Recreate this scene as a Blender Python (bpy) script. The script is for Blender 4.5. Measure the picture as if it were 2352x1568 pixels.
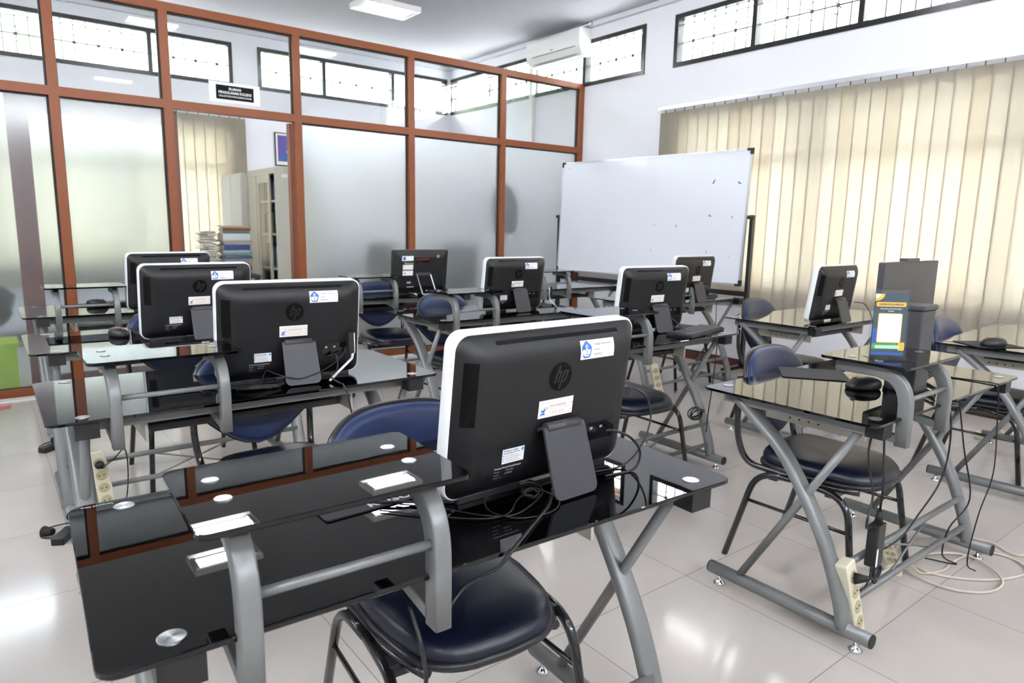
import bpy, bmesh, math, random
from mathutils import Vector, Matrix
random.seed(7)
for o in list(bpy.data.objects): bpy.data.objects.remove(o)
SC = bpy.context.scene
COL = SC.collection
PI = math.pi
rad = math.radians
# ------------------------------------------------------------------ camera
YAW, PITCH, ROLL, FPX = rad(37.96621739), rad(-9.63501669), rad(1.10672963), 1556.02
fw = Vector((math.sin(YAW)*math.cos(PITCH), math.cos(YAW)*math.cos(PITCH), math.sin(PITCH)))
rt = Vector((math.cos(YAW), -math.sin(YAW), 0)); up = rt.cross(fw)
r2 = rt*math.cos(ROLL)+up*math.sin(ROLL); u2 = up*math.cos(ROLL)-rt*math.sin(ROLL)
cam_d = bpy.data.cameras.new('camera'); cam = bpy.data.objects.new('camera', cam_d); COL.objects.link(cam)
M4 = Matrix(((r2.x, u2.x, -fw.x, 0), (r2.y, u2.y, -fw.y, 0), (r2.z, u2.z, -fw.z, 1.30), (0, 0, 0, 1)))
cam.matrix_world = M4
cam_d.sensor_width = 36.0; cam_d.lens = FPX/2352*36.0; cam_d.clip_start = 0.02; cam_d.clip_end = 200
cam_d.dof.use_dof = True; cam_d.dof.focus_distance = 1.75; cam_d.dof.aperture_fstop = 6.3
SC.camera = cam
# ------------------------------------------------------------------ world, exposure
W = bpy.data.worlds.new('sky'); SC.world = W; W.use_nodes = True
bg = W.node_tree.nodes['Background']; bg.inputs[0].default_value = (0.94, 0.965, 1.0, 1); bg.inputs[1].default_value = 7.0
SC.view_settings.view_transform = 'Standard'; SC.view_settings.look = 'None'
SC.view_settings.exposure = 2.28; SC.view_settings.gamma = 1.0; SC.view_settings.use_curve_mapping = False
LAMP = 17.0      # emission of the fluorescent tubes
BLIND_T = 0.55
# ------------------------------------------------------------------ materials
MAT = {}
def mat(name, col=(0.8, 0.8, 0.8), rough=0.5, metal=0.0, spec=0.5, emit=None, coat=0.0):
    m = bpy.data.materials.new(name); m.use_nodes = True
    b = m.node_tree.nodes['Principled BSDF']
    b.inputs['Base Color'].default_value = (*col, 1); b.inputs['Roughness'].default_value = rough
    b.inputs['Metallic'].default_value = metal; b.inputs['Specular IOR Level'].default_value = spec
    b.inputs['Coat Weight'].default_value = coat
    if emit:
        b.inputs['Emission Color'].default_value = (*emit[0], 1); b.inputs['Emission Strength'].default_value = emit[1]
    MAT[name] = m; return m
def noisy(name, amt=0.08, scale=40.0, bump=0.0, bscale=200.0):
    """light procedural wear: multiplies the base colour by a soft noise and adds a fine bump"""
    m = MAT[name]; nt = m.node_tree; b = nt.nodes['Principled BSDF']; c = b.inputs['Base Color'].default_value[:]
    tc = nt.nodes.new('ShaderNodeTexCoord'); n = nt.nodes.new('ShaderNodeTexNoise'); n.inputs['Scale'].default_value = scale; n.inputs['Detail'].default_value = 3
    nt.links.new(tc.outputs['Object'], n.inputs['Vector'])
    r = nt.nodes.new('ShaderNodeMapRange'); r.inputs[3].default_value = 1-amt; r.inputs[4].default_value = 1+amt
    nt.links.new(n.outputs[0], r.inputs[0])
    mx = nt.nodes.new('ShaderNodeVectorMath'); mx.operation = 'SCALE'; mx.inputs[0].default_value = c[:3]
    nt.links.new(r.outputs[0], mx.inputs['Scale']); nt.links.new(mx.outputs[0], b.inputs['Base Color'])
    if bump:
        n2 = nt.nodes.new('ShaderNodeTexNoise'); n2.inputs['Scale'].default_value = bscale
        nt.links.new(tc.outputs['Object'], n2.inputs['Vector'])
        bp = nt.nodes.new('ShaderNodeBump'); bp.inputs['Strength'].default_value = bump; bp.inputs['Distance'].default_value = 0.001
        nt.links.new(n2.outputs[0], bp.inputs['Height']); nt.links.new(bp.outputs[0], b.inputs['Normal'])
    return m
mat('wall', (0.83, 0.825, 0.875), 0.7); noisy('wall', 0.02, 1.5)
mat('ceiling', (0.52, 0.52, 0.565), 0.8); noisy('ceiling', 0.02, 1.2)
mat('cornice', (0.74, 0.75, 0.79), 0.7)
mat('frame_brown', (0.25, 0.072, 0.024), 0.38, 0, 0.35); noisy('frame_brown', 0.06, 9)
mat('leaf_brown', (0.20, 0.065, 0.038), 0.4)
mat('seal', (0.015, 0.012, 0.012), 0.5)
mat('black_frame', (0.022, 0.019, 0.02), 0.25)
mat('white_metal', (0.82, 0.81, 0.80), 0.4)
mat('grille_paint', (0.05, 0.046, 0.042), 0.6)
mat('skirting', (0.085, 0.022, 0.016), 0.3)
mat('eave', (0.30, 0.17, 0.14), 0.8)
mat('pale_plaster', (0.66, 0.67, 0.66), 0.9)
mat('grey_render', (0.20, 0.22, 0.22), 0.9); mat('white_render', (0.62, 0.64, 0.62), 0.9)
mat('leaves', (0.34, 0.50, 0.30), 0.8)
mat('steel_grey', (0.20, 0.205, 0.206), 0.34, 0.2); noisy('steel_grey', 0.07, 25)
mat('black_plastic', (0.012, 0.012, 0.013), 0.42); noisy('black_plastic', 0.08, 60, 0.15, 900)
mat('shell', (0.006, 0.006, 0.007), 0.46); noisy('shell', 0.06, 20, 0.12, 1200)
mat('stand_grey', (0.038, 0.038, 0.044), 0.45); noisy('stand_grey', 0.05, 30, 0.12, 1200)
mat('dark_grey', (0.045, 0.045, 0.051), 0.42)
mat('logo_black', (0.003, 0.002, 0.002), 0.5, 0, 0.15)
mat('logo_letter', (0.010, 0.010, 0.011), 0.4)
mat('gloss_black', (0.004, 0.004, 0.005), 0.05)
mat('matt_black', (0.006, 0.006, 0.007), 0.7, 0, 0.2)
mat('bezel_white', (0.78, 0.79, 0.80), 0.3)
mat('desk_glass', (0.0008, 0.0008, 0.0011), 0.010, 0.0, 0.62); noisy('desk_glass', 0.15, 90)
mat('glass_edge', (0.02, 0.045, 0.05), 0.1)
mat('chrome', (0.75, 0.75, 0.76), 0.12, 1.0)
mat('chair_black', (0.012, 0.012, 0.013), 0.2, 0.0, 0.5, coat=0.4)
mat('chair_shell', (0.013, 0.013, 0.015), 0.3)
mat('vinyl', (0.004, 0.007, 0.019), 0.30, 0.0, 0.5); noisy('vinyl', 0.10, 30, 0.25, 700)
mat('vinyl_back_lit', (0.020, 0.036, 0.105), 0.33, 0.0, 0.5); noisy('vinyl_back_lit', 0.10, 30, 0.25, 700)  # seat vinyl in a brighter blue: light on the backrests put into the colour
mat('rubber', (0.010, 0.010, 0.010), 0.6)
mat('cable', (0.012, 0.012, 0.013), 0.4)
mat('cable_white', (0.62, 0.55, 0.45), 0.5); noisy('cable_white', 0.2, 25)
mat('cream_plastic', (0.70, 0.66, 0.50), 0.4)
mat('socket_tan', (0.48, 0.42, 0.25), 0.5)
mat('beige_steel', (0.52, 0.50, 0.42), 0.4)
mat('paper', (0.86, 0.86, 0.88), 0.5)
mat('paper_warm', (0.86, 0.81, 0.76), 0.55)
mat('print_blue', (0.05, 0.17, 0.55), 0.5)
mat('print_cyan', (0.10, 0.42, 0.72), 0.5)
mat('print_dark', (0.10, 0.10, 0.12), 0.5)
mat('print_red', (0.40, 0.14, 0.10), 0.5)
mat('print_grey', (0.55, 0.55, 0.56), 0.5)
mat('print_orange', (0.75, 0.36, 0.10), 0.5)
mat('red', (0.45, 0.03, 0.02), 0.4)
mat('mousepad', (0.022, 0.023, 0.028), 0.75); noisy('mousepad', 0.1, 400)
mat('board_white', (0.80, 0.83, 0.90), 0.16); noisy('board_white', 0.01, 3)
mat('aluminium', (0.62, 0.63, 0.66), 0.3, 0.8)
mat('ink', (0.03, 0.04, 0.06), 0.5)
mat('cabinet', (0.58, 0.56, 0.48), 0.35); noisy('cabinet', 0.03, 5)
mat('cabinet_in', (0.05, 0.045, 0.04), 0.7)
mat('lime', (0.52, 0.68, 0.02), 0.45)
mat('pink', (0.62, 0.22, 0.22), 0.5)
mat('purple', (0.11, 0.07, 0.36), 0.4); mat('purple_light', (0.55, 0.48, 0.66), 0.4); mat('cream', (0.80, 0.76, 0.66), 0.5)
mat('poster_slate', (0.055, 0.085, 0.10), 0.3); mat('poster_gold', (0.72, 0.42, 0.06), 0.35); mat('poster_green', (0.08, 0.30, 0.10), 0.35)
mat('poster_mint', (0.42, 0.72, 0.48), 0.35); mat('poster_blue', (0.04, 0.10, 0.36), 0.35)
mat('tube', (1, 1, 1), 0.5, emit=((0.93, 0.96, 1.0), LAMP))
mat('reflector', (0.025, 0.026, 0.029), 0.8, 0, 0.05)
mat('ac_white', (0.80, 0.80, 0.79), 0.4)

def tube_nodes(name):
    m = bpy.data.materials.new(name); m.use_nodes = True; nt = m.node_tree
    nt.nodes.remove(nt.nodes['Principled BSDF']); MAT[name] = m
    return m, nt, nt.nodes['Material Output']
def clear_glass(name, tint=(0.985, 0.99, 0.99), rough=0.0):
    m, nt, out = tube_nodes(name)
    t = nt.nodes.new('ShaderNodeBsdfTransparent'); t.inputs[0].default_value = (*tint, 1)
    g = nt.nodes.new('ShaderNodeBsdfGlossy'); g.inputs['Roughness'].default_value = rough
    f = nt.nodes.new('ShaderNodeFresnel'); ge = nt.nodes.new('ShaderNodeNewGeometry')
    ir = nt.nodes.new('ShaderNodeMapRange'); ir.inputs[3].default_value = 1.5; ir.inputs[4].default_value = 1/1.5   # same Fresnel on both faces of a thin sheet
    nt.links.new(ge.outputs['Backfacing'], ir.inputs[0]); nt.links.new(ir.outputs[0], f.inputs[0])
    x = nt.nodes.new('ShaderNodeMixShader')
    nt.links.new(f.outputs[0], x.inputs[0]); nt.links.new(t.outputs[0], x.inputs[1]); nt.links.new(g.outputs[0], x.inputs[2]); nt.links.new(x.outputs[0], out.inputs[0])
clear_glass('glass'); clear_glass('partition_glass', (0.925, 0.94, 0.935)); clear_glass('acrylic', (0.93, 0.96, 0.98))
def frosted(name, rough, dif, col=(0.95, 0.975, 0.97)):
    m, nt, out = tube_nodes(name)
    g = nt.nodes.new('ShaderNodeBsdfGlass'); g.inputs['Roughness'].default_value = rough; g.inputs['IOR'].default_value = 1.25; g.inputs['Color'].default_value = (*col, 1)
    tr = nt.nodes.new('ShaderNodeBsdfTranslucent'); tr.inputs[0].default_value = (0.90, 0.94, 0.94, 1)
    d = nt.nodes.new('ShaderNodeBsdfDiffuse'); d.inputs[0].default_value = (0.78, 0.83, 0.84, 1)
    gl = nt.nodes.new('ShaderNodeBsdfGlossy'); gl.inputs['Roughness'].default_value = 0.12
    a = nt.nodes.new('ShaderNodeMixShader'); a.inputs[0].default_value = 0.5
    b = nt.nodes.new('ShaderNodeMixShader'); b.inputs[0].default_value = dif
    c = nt.nodes.new('ShaderNodeMixShader'); c.inputs[0].default_value = 0.03
    L = nt.links.new
    L(tr.outputs[0], a.inputs[1]); L(d.outputs[0], a.inputs[2]); L(g.outputs[0], b.inputs[1]); L(a.outputs[0], b.inputs[2])
    L(b.outputs[0], c.inputs[1]); L(gl.outputs[0], c.inputs[2]); L(c.outputs[0], out.inputs[0])
frosted('frosted', 0.42, 0.12); frosted('frosted_light', 0.20, 0.06, (0.92, 0.975, 1.0))
def fabric(name, col, t):
    m, nt, out = tube_nodes(name)
    tc = nt.nodes.new('ShaderNodeTexCoord'); w = nt.nodes.new('ShaderNodeTexNoise'); w.inputs['Scale'].default_value = 1.0; w.inputs['Detail'].default_value = 4
    mp = nt.nodes.new('ShaderNodeMapping'); mp.inputs['Scale'].default_value = (60, 60, 900)
    nt.links.new(tc.outputs['Object'], mp.inputs[0]); nt.links.new(mp.outputs[0], w.inputs['Vector'])
    r = nt.nodes.new('ShaderNodeMapRange'); r.inputs[3].default_value = 0.985; r.inputs[4].default_value = 1.015; nt.links.new(w.outputs[0], r.inputs[0])
    mx = nt.nodes.new('ShaderNodeVectorMath'); mx.operation = 'SCALE'; mx.inputs[0].default_value = col; nt.links.new(r.outputs[0], mx.inputs['Scale'])
    tr = nt.nodes.new('ShaderNodeBsdfTranslucent'); d = nt.nodes.new('ShaderNodeBsdfDiffuse')
    nt.links.new(mx.outputs[0], tr.inputs[0]); nt.links.new(mx.outputs[0], d.inputs[0])
    x = nt.nodes.new('ShaderNodeMixShader'); x.inputs[0].default_value = t
    nt.links.new(d.outputs[0], x.inputs[1]); nt.links.new(tr.outputs[0], x.inputs[2]); nt.links.new(x.outputs[0], out.inputs[0])
fabric('blind', (0.53, 0.492, 0.425), BLIND_T); fabric('blind_b', (0.55, 0.517, 0.45), BLIND_T); fabric('blind_c', (0.51, 0.468, 0.395), BLIND_T)
def floor_mat():
    m = mat('tile', (0.7, 0.7, 0.7), 0.10, 0, 0.3); nt = m.node_tree; b = nt.nodes['Principled BSDF']; L = nt.links.new
    tc = nt.nodes.new('ShaderNodeTexCoord'); sx = nt.nodes.new('ShaderNodeSeparateXYZ'); L(tc.outputs['Object'], sx.inputs[0])
    es = []; cells = []
    for i, off in ((0, 2.015), (1, 0.865)):
        s = nt.nodes.new('ShaderNodeMath'); s.operation = 'SUBTRACT'; L(sx.outputs[i], s.inputs[0]); s.inputs[1].default_value = off-61*0.61
        d = nt.nodes.new('ShaderNodeMath'); d.operation = 'DIVIDE'; L(s.outputs[0], d.inputs[0]); d.inputs[1].default_value = 0.61
        fl = nt.nodes.new('ShaderNodeMath'); fl.operation = 'FLOOR'; L(d.outputs[0], fl.inputs[0]); cells.append(fl)
        f = nt.nodes.new('ShaderNodeMath'); f.operation = 'FRACT'; L(d.outputs[0], f.inputs[0])
        p = nt.nodes.new('ShaderNodeMath'); p.operation = 'PINGPONG'; L(f.outputs[0], p.inputs[0]); p.inputs[1].default_value = 0.5
        c = nt.nodes.new('ShaderNodeMath'); c.operation = 'LESS_THAN'; L(p.outputs[0], c.inputs[0]); c.inputs[1].default_value = 0.0026
        es.append(c)
    mx = nt.nodes.new('ShaderNodeMath'); mx.operation = 'MAXIMUM'; L(es[0].outputs[0], mx.inputs[0]); L(es[1].outputs[0], mx.inputs[1])
    cb = nt.nodes.new('ShaderNodeCombineXYZ'); L(cells[0].outputs[0], cb.inputs[0]); L(cells[1].outputs[0], cb.inputs[1])
    wn = nt.nodes.new('ShaderNodeTexWhiteNoise'); L(cb.outputs[0], wn.inputs[0])
    n = nt.nodes.new('ShaderNodeTexNoise'); n.inputs['Scale'].default_value = 3.0; n.inputs['Detail'].default_value = 6; L(tc.outputs['Object'], n.inputs['Vector'])
    add = nt.nodes.new('ShaderNodeMath'); add.operation = 'MULTIPLY_ADD'; L(wn.outputs[0], add.inputs[0]); add.inputs[1].default_value = 0.25; L(n.outputs[0], add.inputs[2])
    cr = nt.nodes.new('ShaderNodeMapRange'); cr.inputs[1].default_value = 0.3; cr.inputs[2].default_value = 1.0; L(add.outputs[0], cr.inputs[0])
    m1 = nt.nodes.new('ShaderNodeMix'); m1.data_type = 'RGBA'; m1.inputs[6].default_value = (0.52, 0.475, 0.435, 1); m1.inputs[7].default_value = (0.60, 0.56, 0.52, 1); L(cr.outputs[0], m1.inputs[0])
    m2 = nt.nodes.new('ShaderNodeMix'); m2.data_type = 'RGBA'; m2.inputs[7].default_value = (0.26, 0.22, 0.20, 1); L(mx.outputs[0], m2.inputs[0]); L(m1.outputs[2], m2.inputs[6])
    L(m2.outputs[2], b.inputs['Base Color'])
    rr = nt.nodes.new('ShaderNodeMapRange'); rr.inputs[3].default_value = 0.11; rr.inputs[4].default_value = 0.6; L(mx.outputs[0], rr.inputs[0]); L(rr.outputs[0], b.inputs['Roughness'])
floor_mat()
def disc_mat():
    m = mat('brushed_disc', (0.50, 0.51, 0.53), 0.25, 0.95); nt = m.node_tree; b = nt.nodes['Principled BSDF']; L = nt.links.new
    tc = nt.nodes.new('ShaderNodeTexCoord'); g = nt.nodes.new('ShaderNodeTexGradient'); g.gradient_type = 'RADIAL'; L(tc.outputs['Object'], g.inputs[0])
    s = nt.nodes.new('ShaderNodeMath'); s.operation = 'MULTIPLY'; s.inputs[1].default_value = 6.2832*4; L(g.outputs[1], s.inputs[0])
    c = nt.nodes.new('ShaderNodeMath'); c.operation = 'COSINE'; L(s.outputs[0], c.inputs[0])
    t = nt.nodes.new('ShaderNodeMath'); t.operation = 'MULTIPLY'; t.inputs[1].default_value = 6.2832; L(g.outputs[1], t.inputs[0])
    # spun grooves: tangent follows the circle, so the highlight fans out as on turned metal
    tg = nt.nodes.new('ShaderNodeTangent'); tg.direction_type = 'RADIAL'; tg.axis = 'Z'; L(tg.outputs[0], b.inputs['Tangent'])
    b.inputs['Anisotropic'].default_value = 0.95
disc_mat()
# ------------------------------------------------------------------ mesh builders
def rrect(w, h, r, n=5):
    r = min(r, w/2-1e-5, h/2-1e-5); pts = []
    for cx, cy, a0 in ((w/2-r, h/2-r, 0), (-w/2+r, h/2-r, PI/2), (-w/2+r, -h/2+r, PI), (w/2-r, -h/2+r, 1.5*PI)):
        for i in range(n+1):
            a = a0+PI/2*i/n; pts.append((cx+r*math.cos(a), cy+r*math.sin(a)))
    return pts
def catmull(P, n=6):
    P = [Vector(p) for p in P]
    if len(P) < 3: return P
    out = []
    for i in range(len(P)-1):
        p0 = P[i-1] if i else P[0]*2-P[1]; p1 = P[i]; p2 = P[i+1]; p3 = P[i+2] if i+2 < len(P) else P[-1]*2-P[-2]
        for k in range(n):
            t = k/n
            out.append(0.5*((2*p1)+(p2-p0)*t+(2*p0-5*p1+4*p2-p3)*t*t+(3*p1-p0-3*p2+p3)*t*t*t))
    out.append(P[-1]); return out
def fillet(P, r, n=5):
    """polyline with rounded corners"""
    P = [Vector(p) for p in P]; out = [P[0]]
    for i in range(1, len(P)-1):
        a, b, c = P[i-1], P[i], P[i+1]; d1 = (a-b); d2 = (c-b)
        rr = min(r, d1.length*0.49, d2.length*0.49); s = b+d1.normalized()*rr; e = b+d2.normalized()*rr
        for k in range(n+1):
            t = k/n; out.append(s*(1-t)**2+b*2*t*(1-t)+e*t*t)
    out.append(P[-1]); return out
class MB:
    def __init__(s): s.v = []; s.f = []; s.m = []; s.sm = []
    def add(s, vs, fs, mi=0, smooth=False):
        o = len(s.v); s.v += [tuple(v) for v in vs]
        for f in fs: s.f.append(tuple(i+o for i in f)); s.m.append(mi); s.sm.append(smooth)
        return s
    def box(s, x0, x1, y0, y1, z0, z1, mi=0):
        v = [(x0, y0, z0), (x1, y0, z0), (x1, y1, z0), (x0, y1, z0), (x0, y0, z1), (x1, y0, z1), (x1, y1, z1), (x0, y1, z1)]
        return s.add(v, [(3, 2, 1, 0), (4, 5, 6, 7), (0, 1, 5, 4), (1, 2, 6, 5), (2, 3, 7, 6), (3, 0, 4, 7)], mi)
    def loft(s, rings, mi=0, smooth=True, caps=True, capsmooth=False):
        n = len(rings[0]); vs = [p for r in rings for p in r]; fs = []
        for i in range(len(rings)-1):
            for j in range(n):
                k = (j+1) % n; fs.append((i*n+j, i*n+k, (i+1)*n+k, (i+1)*n+j))
        s.add(vs, fs, mi, smooth)
        if caps:
            o = len(s.v)-len(vs)
            s.f.append(tuple(o+j for j in reversed(range(n)))); s.m.append(mi); s.sm.append(capsmooth)
            s.f.append(tuple(o+(len(rings)-1)*n+j for j in range(n))); s.m.append(mi); s.sm.append(capsmooth)
        return s
    def tube(s, P, r, seg=8, sect=None, mi=0, upv=None, smooth=None, caps=True):
        P = [Vector(p) for p in P]; n = len(P)
        if sect is None:
            sect = [(r*math.cos(2*PI*i/seg), r*math.sin(2*PI*i/seg)) for i in range(seg)]
            if smooth is None: smooth = True
        T = []
        for i in range(n):
            a = P[min(i+1, n-1)]-P[max(i-1, 0)]
            T.append(a.normalized() if a.length > 1e-9 else Vector((0, 0, 1)))
        if upv is None:
            u0 = Vector((0, 0, 1)) if abs(T[0].z) < 0.9 else Vector((1, 0, 0))
        else: u0 = Vector(upv)
        rings = []; nrm = (u0-T[0]*u0.dot(T[0])).normalized()
        for i in range(n):
            if upv is not None: q = Vector(upv); nrm = (q-T[i]*q.dot(T[i])).normalized()
            else: nrm = (nrm-T[i]*nrm.dot(T[i])).normalized()
            b = T[i].cross(nrm)
            rings.append([P[i]+nrm*a+b*c for a, c in sect])
        return s.loft(rings, mi, bool(smooth), caps)
    def bar(s, a, b, wx, wy, mi=0, upv=(0, 0, 1), rnd=0.0):
        sec = rrect(wx, wy, rnd, 2) if rnd else [(wx/2, wy/2), (-wx/2, wy/2), (-wx/2, -wy/2), (wx/2, -wy/2)]
        return s.tube([a, b], 0, sect=sec, mi=mi, upv=upv, smooth=False)
    def cyl(s, a, b, r0, r1=None, seg=16, mi=0):
        a = Vector(a); b = Vector(b); r1 = r0 if r1 is None else r1; t = (b-a).normalized()
        u = Vector((0, 0, 1)) if abs(t.z) < 0.9 else Vector((1, 0, 0)); u = (u-t*u.dot(t)).normalized(); w = t.cross(u)
        rg = [[p+u*r*math.cos(2*PI*i/seg)+w*r*math.sin(2*PI*i/seg) for i in range(seg)] for p, r in ((a, r0), (b, r1))]
        return s.loft(rg, mi, True)
    def lathe(s, prof, c=(0, 0, 0), seg=20, mi=0, smooth=True):
        rg = [[(c[0]+r*math.cos(2*PI*i/seg), c[1]+r*math.sin(2*PI*i/seg), c[2]+z) for i in range(seg)] for r, z in prof]
        return s.loft(rg, mi, smooth)
    def slab(s, w, d, z0, z1, r=0.02, bev=0.0015, c=(0, 0), mi=0, n=5):
        rg = []
        for k, z in ((bev, z0), (0, z0+bev), (0, z1-bev), (bev, z1)):
            rg.append([(c[0]+x, c[1]+y, z) for x, y in rrect(w-2*k, d-2*k, max(r-k, 1e-4), n)])
        return s.loft(rg, mi, False)
    def quad(s, a, b, c, d, mi=0): return s.add([a, b, c, d], [(0, 1, 2, 3)], mi)
    def poly(s, pts, mi=0): return s.add(pts, [tuple(range(len(pts)))], mi)
    def xf(s, M):
        s.v = [tuple(M @ Vector(v)) for v in s.v]; return s
    def mesh(s, name, mats):
        me = bpy.data.meshes.new(name); me.from_pydata(s.v, [], s.f)
        for m in (mats if isinstance(mats, (list, tuple)) else [mats]): me.materials.append(MAT[m])
        me.polygons.foreach_set('material_index', s.m); me.polygons.foreach_set('use_smooth', s.sm); me.update()
        bm = bmesh.new(); bm.from_mesh(me); bmesh.ops.recalc_face_normals(bm, faces=bm.faces); bm.to_mesh(me); bm.free()
        return me
    def obj(s, name, mats, parent=None, loc=None, rot=None):
        o = bpy.data.objects.new(name, s.mesh(name, mats)); COL.objects.link(o)
        if parent: o.parent = parent
        if loc: o.location = loc
        if rot: o.rotation_euler = rot
        return o
def tag(o, label=None, cat=None, group=None, kind=None):
    if label: o['label'] = label
    if cat: o['category'] = cat
    if group: o['group'] = group
    if kind: o['kind'] = kind
    return o
def empty(name, label, cat, loc=(0, 0, 0), rz=0, group=None):
    o = bpy.data.objects.new(name, None); COL.objects.link(o); o.location = loc; o.rotation_euler = (0, 0, rz)
    o.empty_display_size = 0.1
    return tag(o, label, cat, group)
def kids(o): return [c for c in bpy.data.objects if c.parent == o]
def copy_tree(src, parent=None, skip=()):
    c = src.copy(); COL.objects.link(c)
    if parent: c.parent = parent
    for ch in kids(src):
        if ch.name.split('.')[0] not in skip: copy_tree(ch, c, skip)
    return c
def struct(o): o['kind'] = 'structure'; return o
def text_pts(txt, size, align='LEFT', shear=0.0, bold=0.0):
    cu = bpy.data.curves.new('lettering', 'FONT'); cu.body = txt; cu.size = size; cu.align_x = align; cu.shear = shear; cu.resolution_u = 2; cu.offset = bold
    o = bpy.data.objects.new('lettering', cu); COL.objects.link(o); bpy.context.view_layer.update()
    me = o.to_mesh(); vs = [tuple(v.co) for v in me.vertices]; fs = [tuple(p.vertices) for p in me.polygons]
    o.to_mesh_clear(); bpy.data.objects.remove(o); bpy.data.curves.remove(cu)
    return vs, fs
def put_text(mb, txt, size, fn, x=0, y=0, align='LEFT', shear=0.0, sx=1.0, mi=0, bold=0.0):
    vs, fs = text_pts(txt, size, align, shear, bold)
    mb.add([fn(x+v[0]*sx, y+v[1]) for v in vs], fs, mi)
# ------------------------------------------------------------------ room shell
XR, YP, YB, ZC = 5.66, 6.0, 8.86, 3.57
XL, YF = -2.6, -3.2
def wall_mesh(axis, p0, p1, u0, u1, z0, z1, holes):
    us = sorted({u0, u1, *[h[0] for h in holes], *[h[1] for h in holes]}); zs = sorted({z0, z1, *[h[2] for h in holes], *[h[3] for h in holes]})
    mb = MB()
    for i in range(len(us)-1):
        for j in range(len(zs)-1):
            cu, cz = (us[i]+us[i+1])/2, (zs[j]+zs[j+1])/2
            if any(h[0] < cu < h[1] and h[2] < cz < h[3] for h in holes): continue
            if axis == 'x': mb.box(p0, p1, us[i], us[i+1], zs[j], zs[j+1])
            else: mb.box(us[i], us[i+1], p0, p1, zs[j], zs[j+1])
    return mb
ZW0, ZW1 = 2.90, 3.40
struct(MB().box(XL-0.15, XR+0.15, YF-0.15, YB+0.15, -0.12, 0).obj('floor', 'tile'))
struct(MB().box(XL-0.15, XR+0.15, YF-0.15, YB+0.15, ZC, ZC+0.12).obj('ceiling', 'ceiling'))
BLW = (-1.3, 4.55, 0.80, 2.40)
struct(wall_mesh('x', XR, XR+0.15, YF, YB+0.15, 0, ZC, [(0.98, 4.70, ZW0, ZW1), (5.08, 8.82, ZW0, ZW1), BLW]).obj('wall_right', 'wall'))
struct(wall_mesh('y', YB, YB+0.15, XL, XR, 0, ZC, [(2.87, 5.61, ZW0, ZW1), (-1.2, 2.57, ZW0, ZW1), (-0.9, 2.5, 0.80, 2.40)]).obj('wall_back', 'wall'))
struct(wall_mesh('x', XL-0.15, XL, YF, YB+0.15, 0, ZC, [(-2.2, 5.3, ZW0, ZW1)]).obj('wall_left', 'wall'))
struct(wall_mesh('y', YF-0.15, YF, XL-0.15, XR+0.15, 0, ZC, [(-1.8, 4.8, ZW0, ZW1)]).obj('wall_front', 'wall'))
struct(MB().box(XR-0.02, XR, YF, YP-0.02, 0, 0.085).obj('baseboard_right', 'skirting'))
struct(MB().box(XL, XR-0.02, YB-0.02, YB, 0, 0.085).obj('baseboard_back', 'skirting'))
mbc = MB().box(XR-0.05, XR, YF, YB, ZC-0.05, ZC).box(XL, XR-0.05, YB-0.05, YB, ZC-0.05, ZC)
struct(mbc.obj('trim_1', 'cornice'))
struct(MB().box(XL, XR-0.02, 5.86, 5.945, 0, 0.012).obj('trim_2', 'white_metal'))

def grille_mb(u0, u1, z0, z1, depth, axis, pos):
    """painted iron window guard: upright bars, one cross bar and small starbursts"""
    mb = MB(); n = max(2, round((u1-u0)/0.115)); zm = (z0+z1)/2
    def P(u, z): return (pos, u, z) if axis == 'x' else (u, pos, z)
    r = 0.0060
    for i in range(1, n):
        u = u0+(u1-u0)*i/n; mb.tube([P(u, z0), P(u, z1)], r, 5)
        if i % 2 == 0 or n < 4:
            for a in range(4):
                an = PI/4+a*PI/2; mb.tube([P(u-0.045*math.cos(an), zm-0.045*math.sin(an)), P(u+0.01*math.cos(an), zm+0.01*math.sin(an))], r*0.9, 4)
            mb.tube(catmull([P(u-0.035, zm+0.05), P(u, zm+0.075), P(u+0.035, zm+0.05)], 3), r*0.8, 4)
            mb.tube(catmull([P(u-0.035, zm-0.05), P(u, zm-0.075), P(u+0.035, zm-0.05)], 3), r*0.8, 4)
    mb.tube([P(u0, zm), P(u1, zm)], r*1.2, 5); mb.tube([P(u0, z1-0.03), P(u1, z1-0.03)], r, 5)
    return mb
WN = [0]
def window(axis, pos, sgn, us, z0, z1, grille=True, mullz=None):
    """us: bay boundaries; pos: inner wall face; sgn: direction outward"""
    WN[0] += 1; w = 0.045
    root = bpy.data.objects.new('window_%d' % WN[0], None); COL.objects.link(root); root['kind'] = 'structure'
    a, b = pos-sgn*0.012, pos+sgn*0.08; p0, p1 = min(a, b), max(a, b)
    def bx(mb, u0, u1, zz0, zz1, q0=p0, q1=p1):
        mb.box(q0, q1, u0, u1, zz0, zz1) if axis == 'x' else mb.box(u0, u1, q0, q1, zz0, zz1)
    mb = MB(); bx(mb, us[0], us[-1], z0, z0+w); bx(mb, us[0], us[-1], z1-w, z1)
    for i, u in enumerate(us):
        c = u+w/2 if i == 0 else (u-w/2 if i == len(us)-1 else u)
        bx(mb, c-w/2, c+w/2, z0+w, z1-w)
    if mullz: bx(mb, us[0]+w, us[-1]-w, mullz-w/2, mullz+w/2)
    mb.obj('window_frame', 'black_frame', root)
    for i in range(len(us)-1):
        g = MB(); q = pos+sgn*0.05; bx(g, us[i]+w*0.6, us[i+1]-w*0.6, z0+w*0.9, z1-w*0.9, q, q+0.004)
        g.obj('pane', 'glass', root)
        if grille: grille_mb(us[i]+w*0.6, us[i+1]-w*0.6, z0+w, z1-w, 0, axis, pos+sgn*0.10).obj('grille', 'grille_paint', root)
    return root
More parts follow.
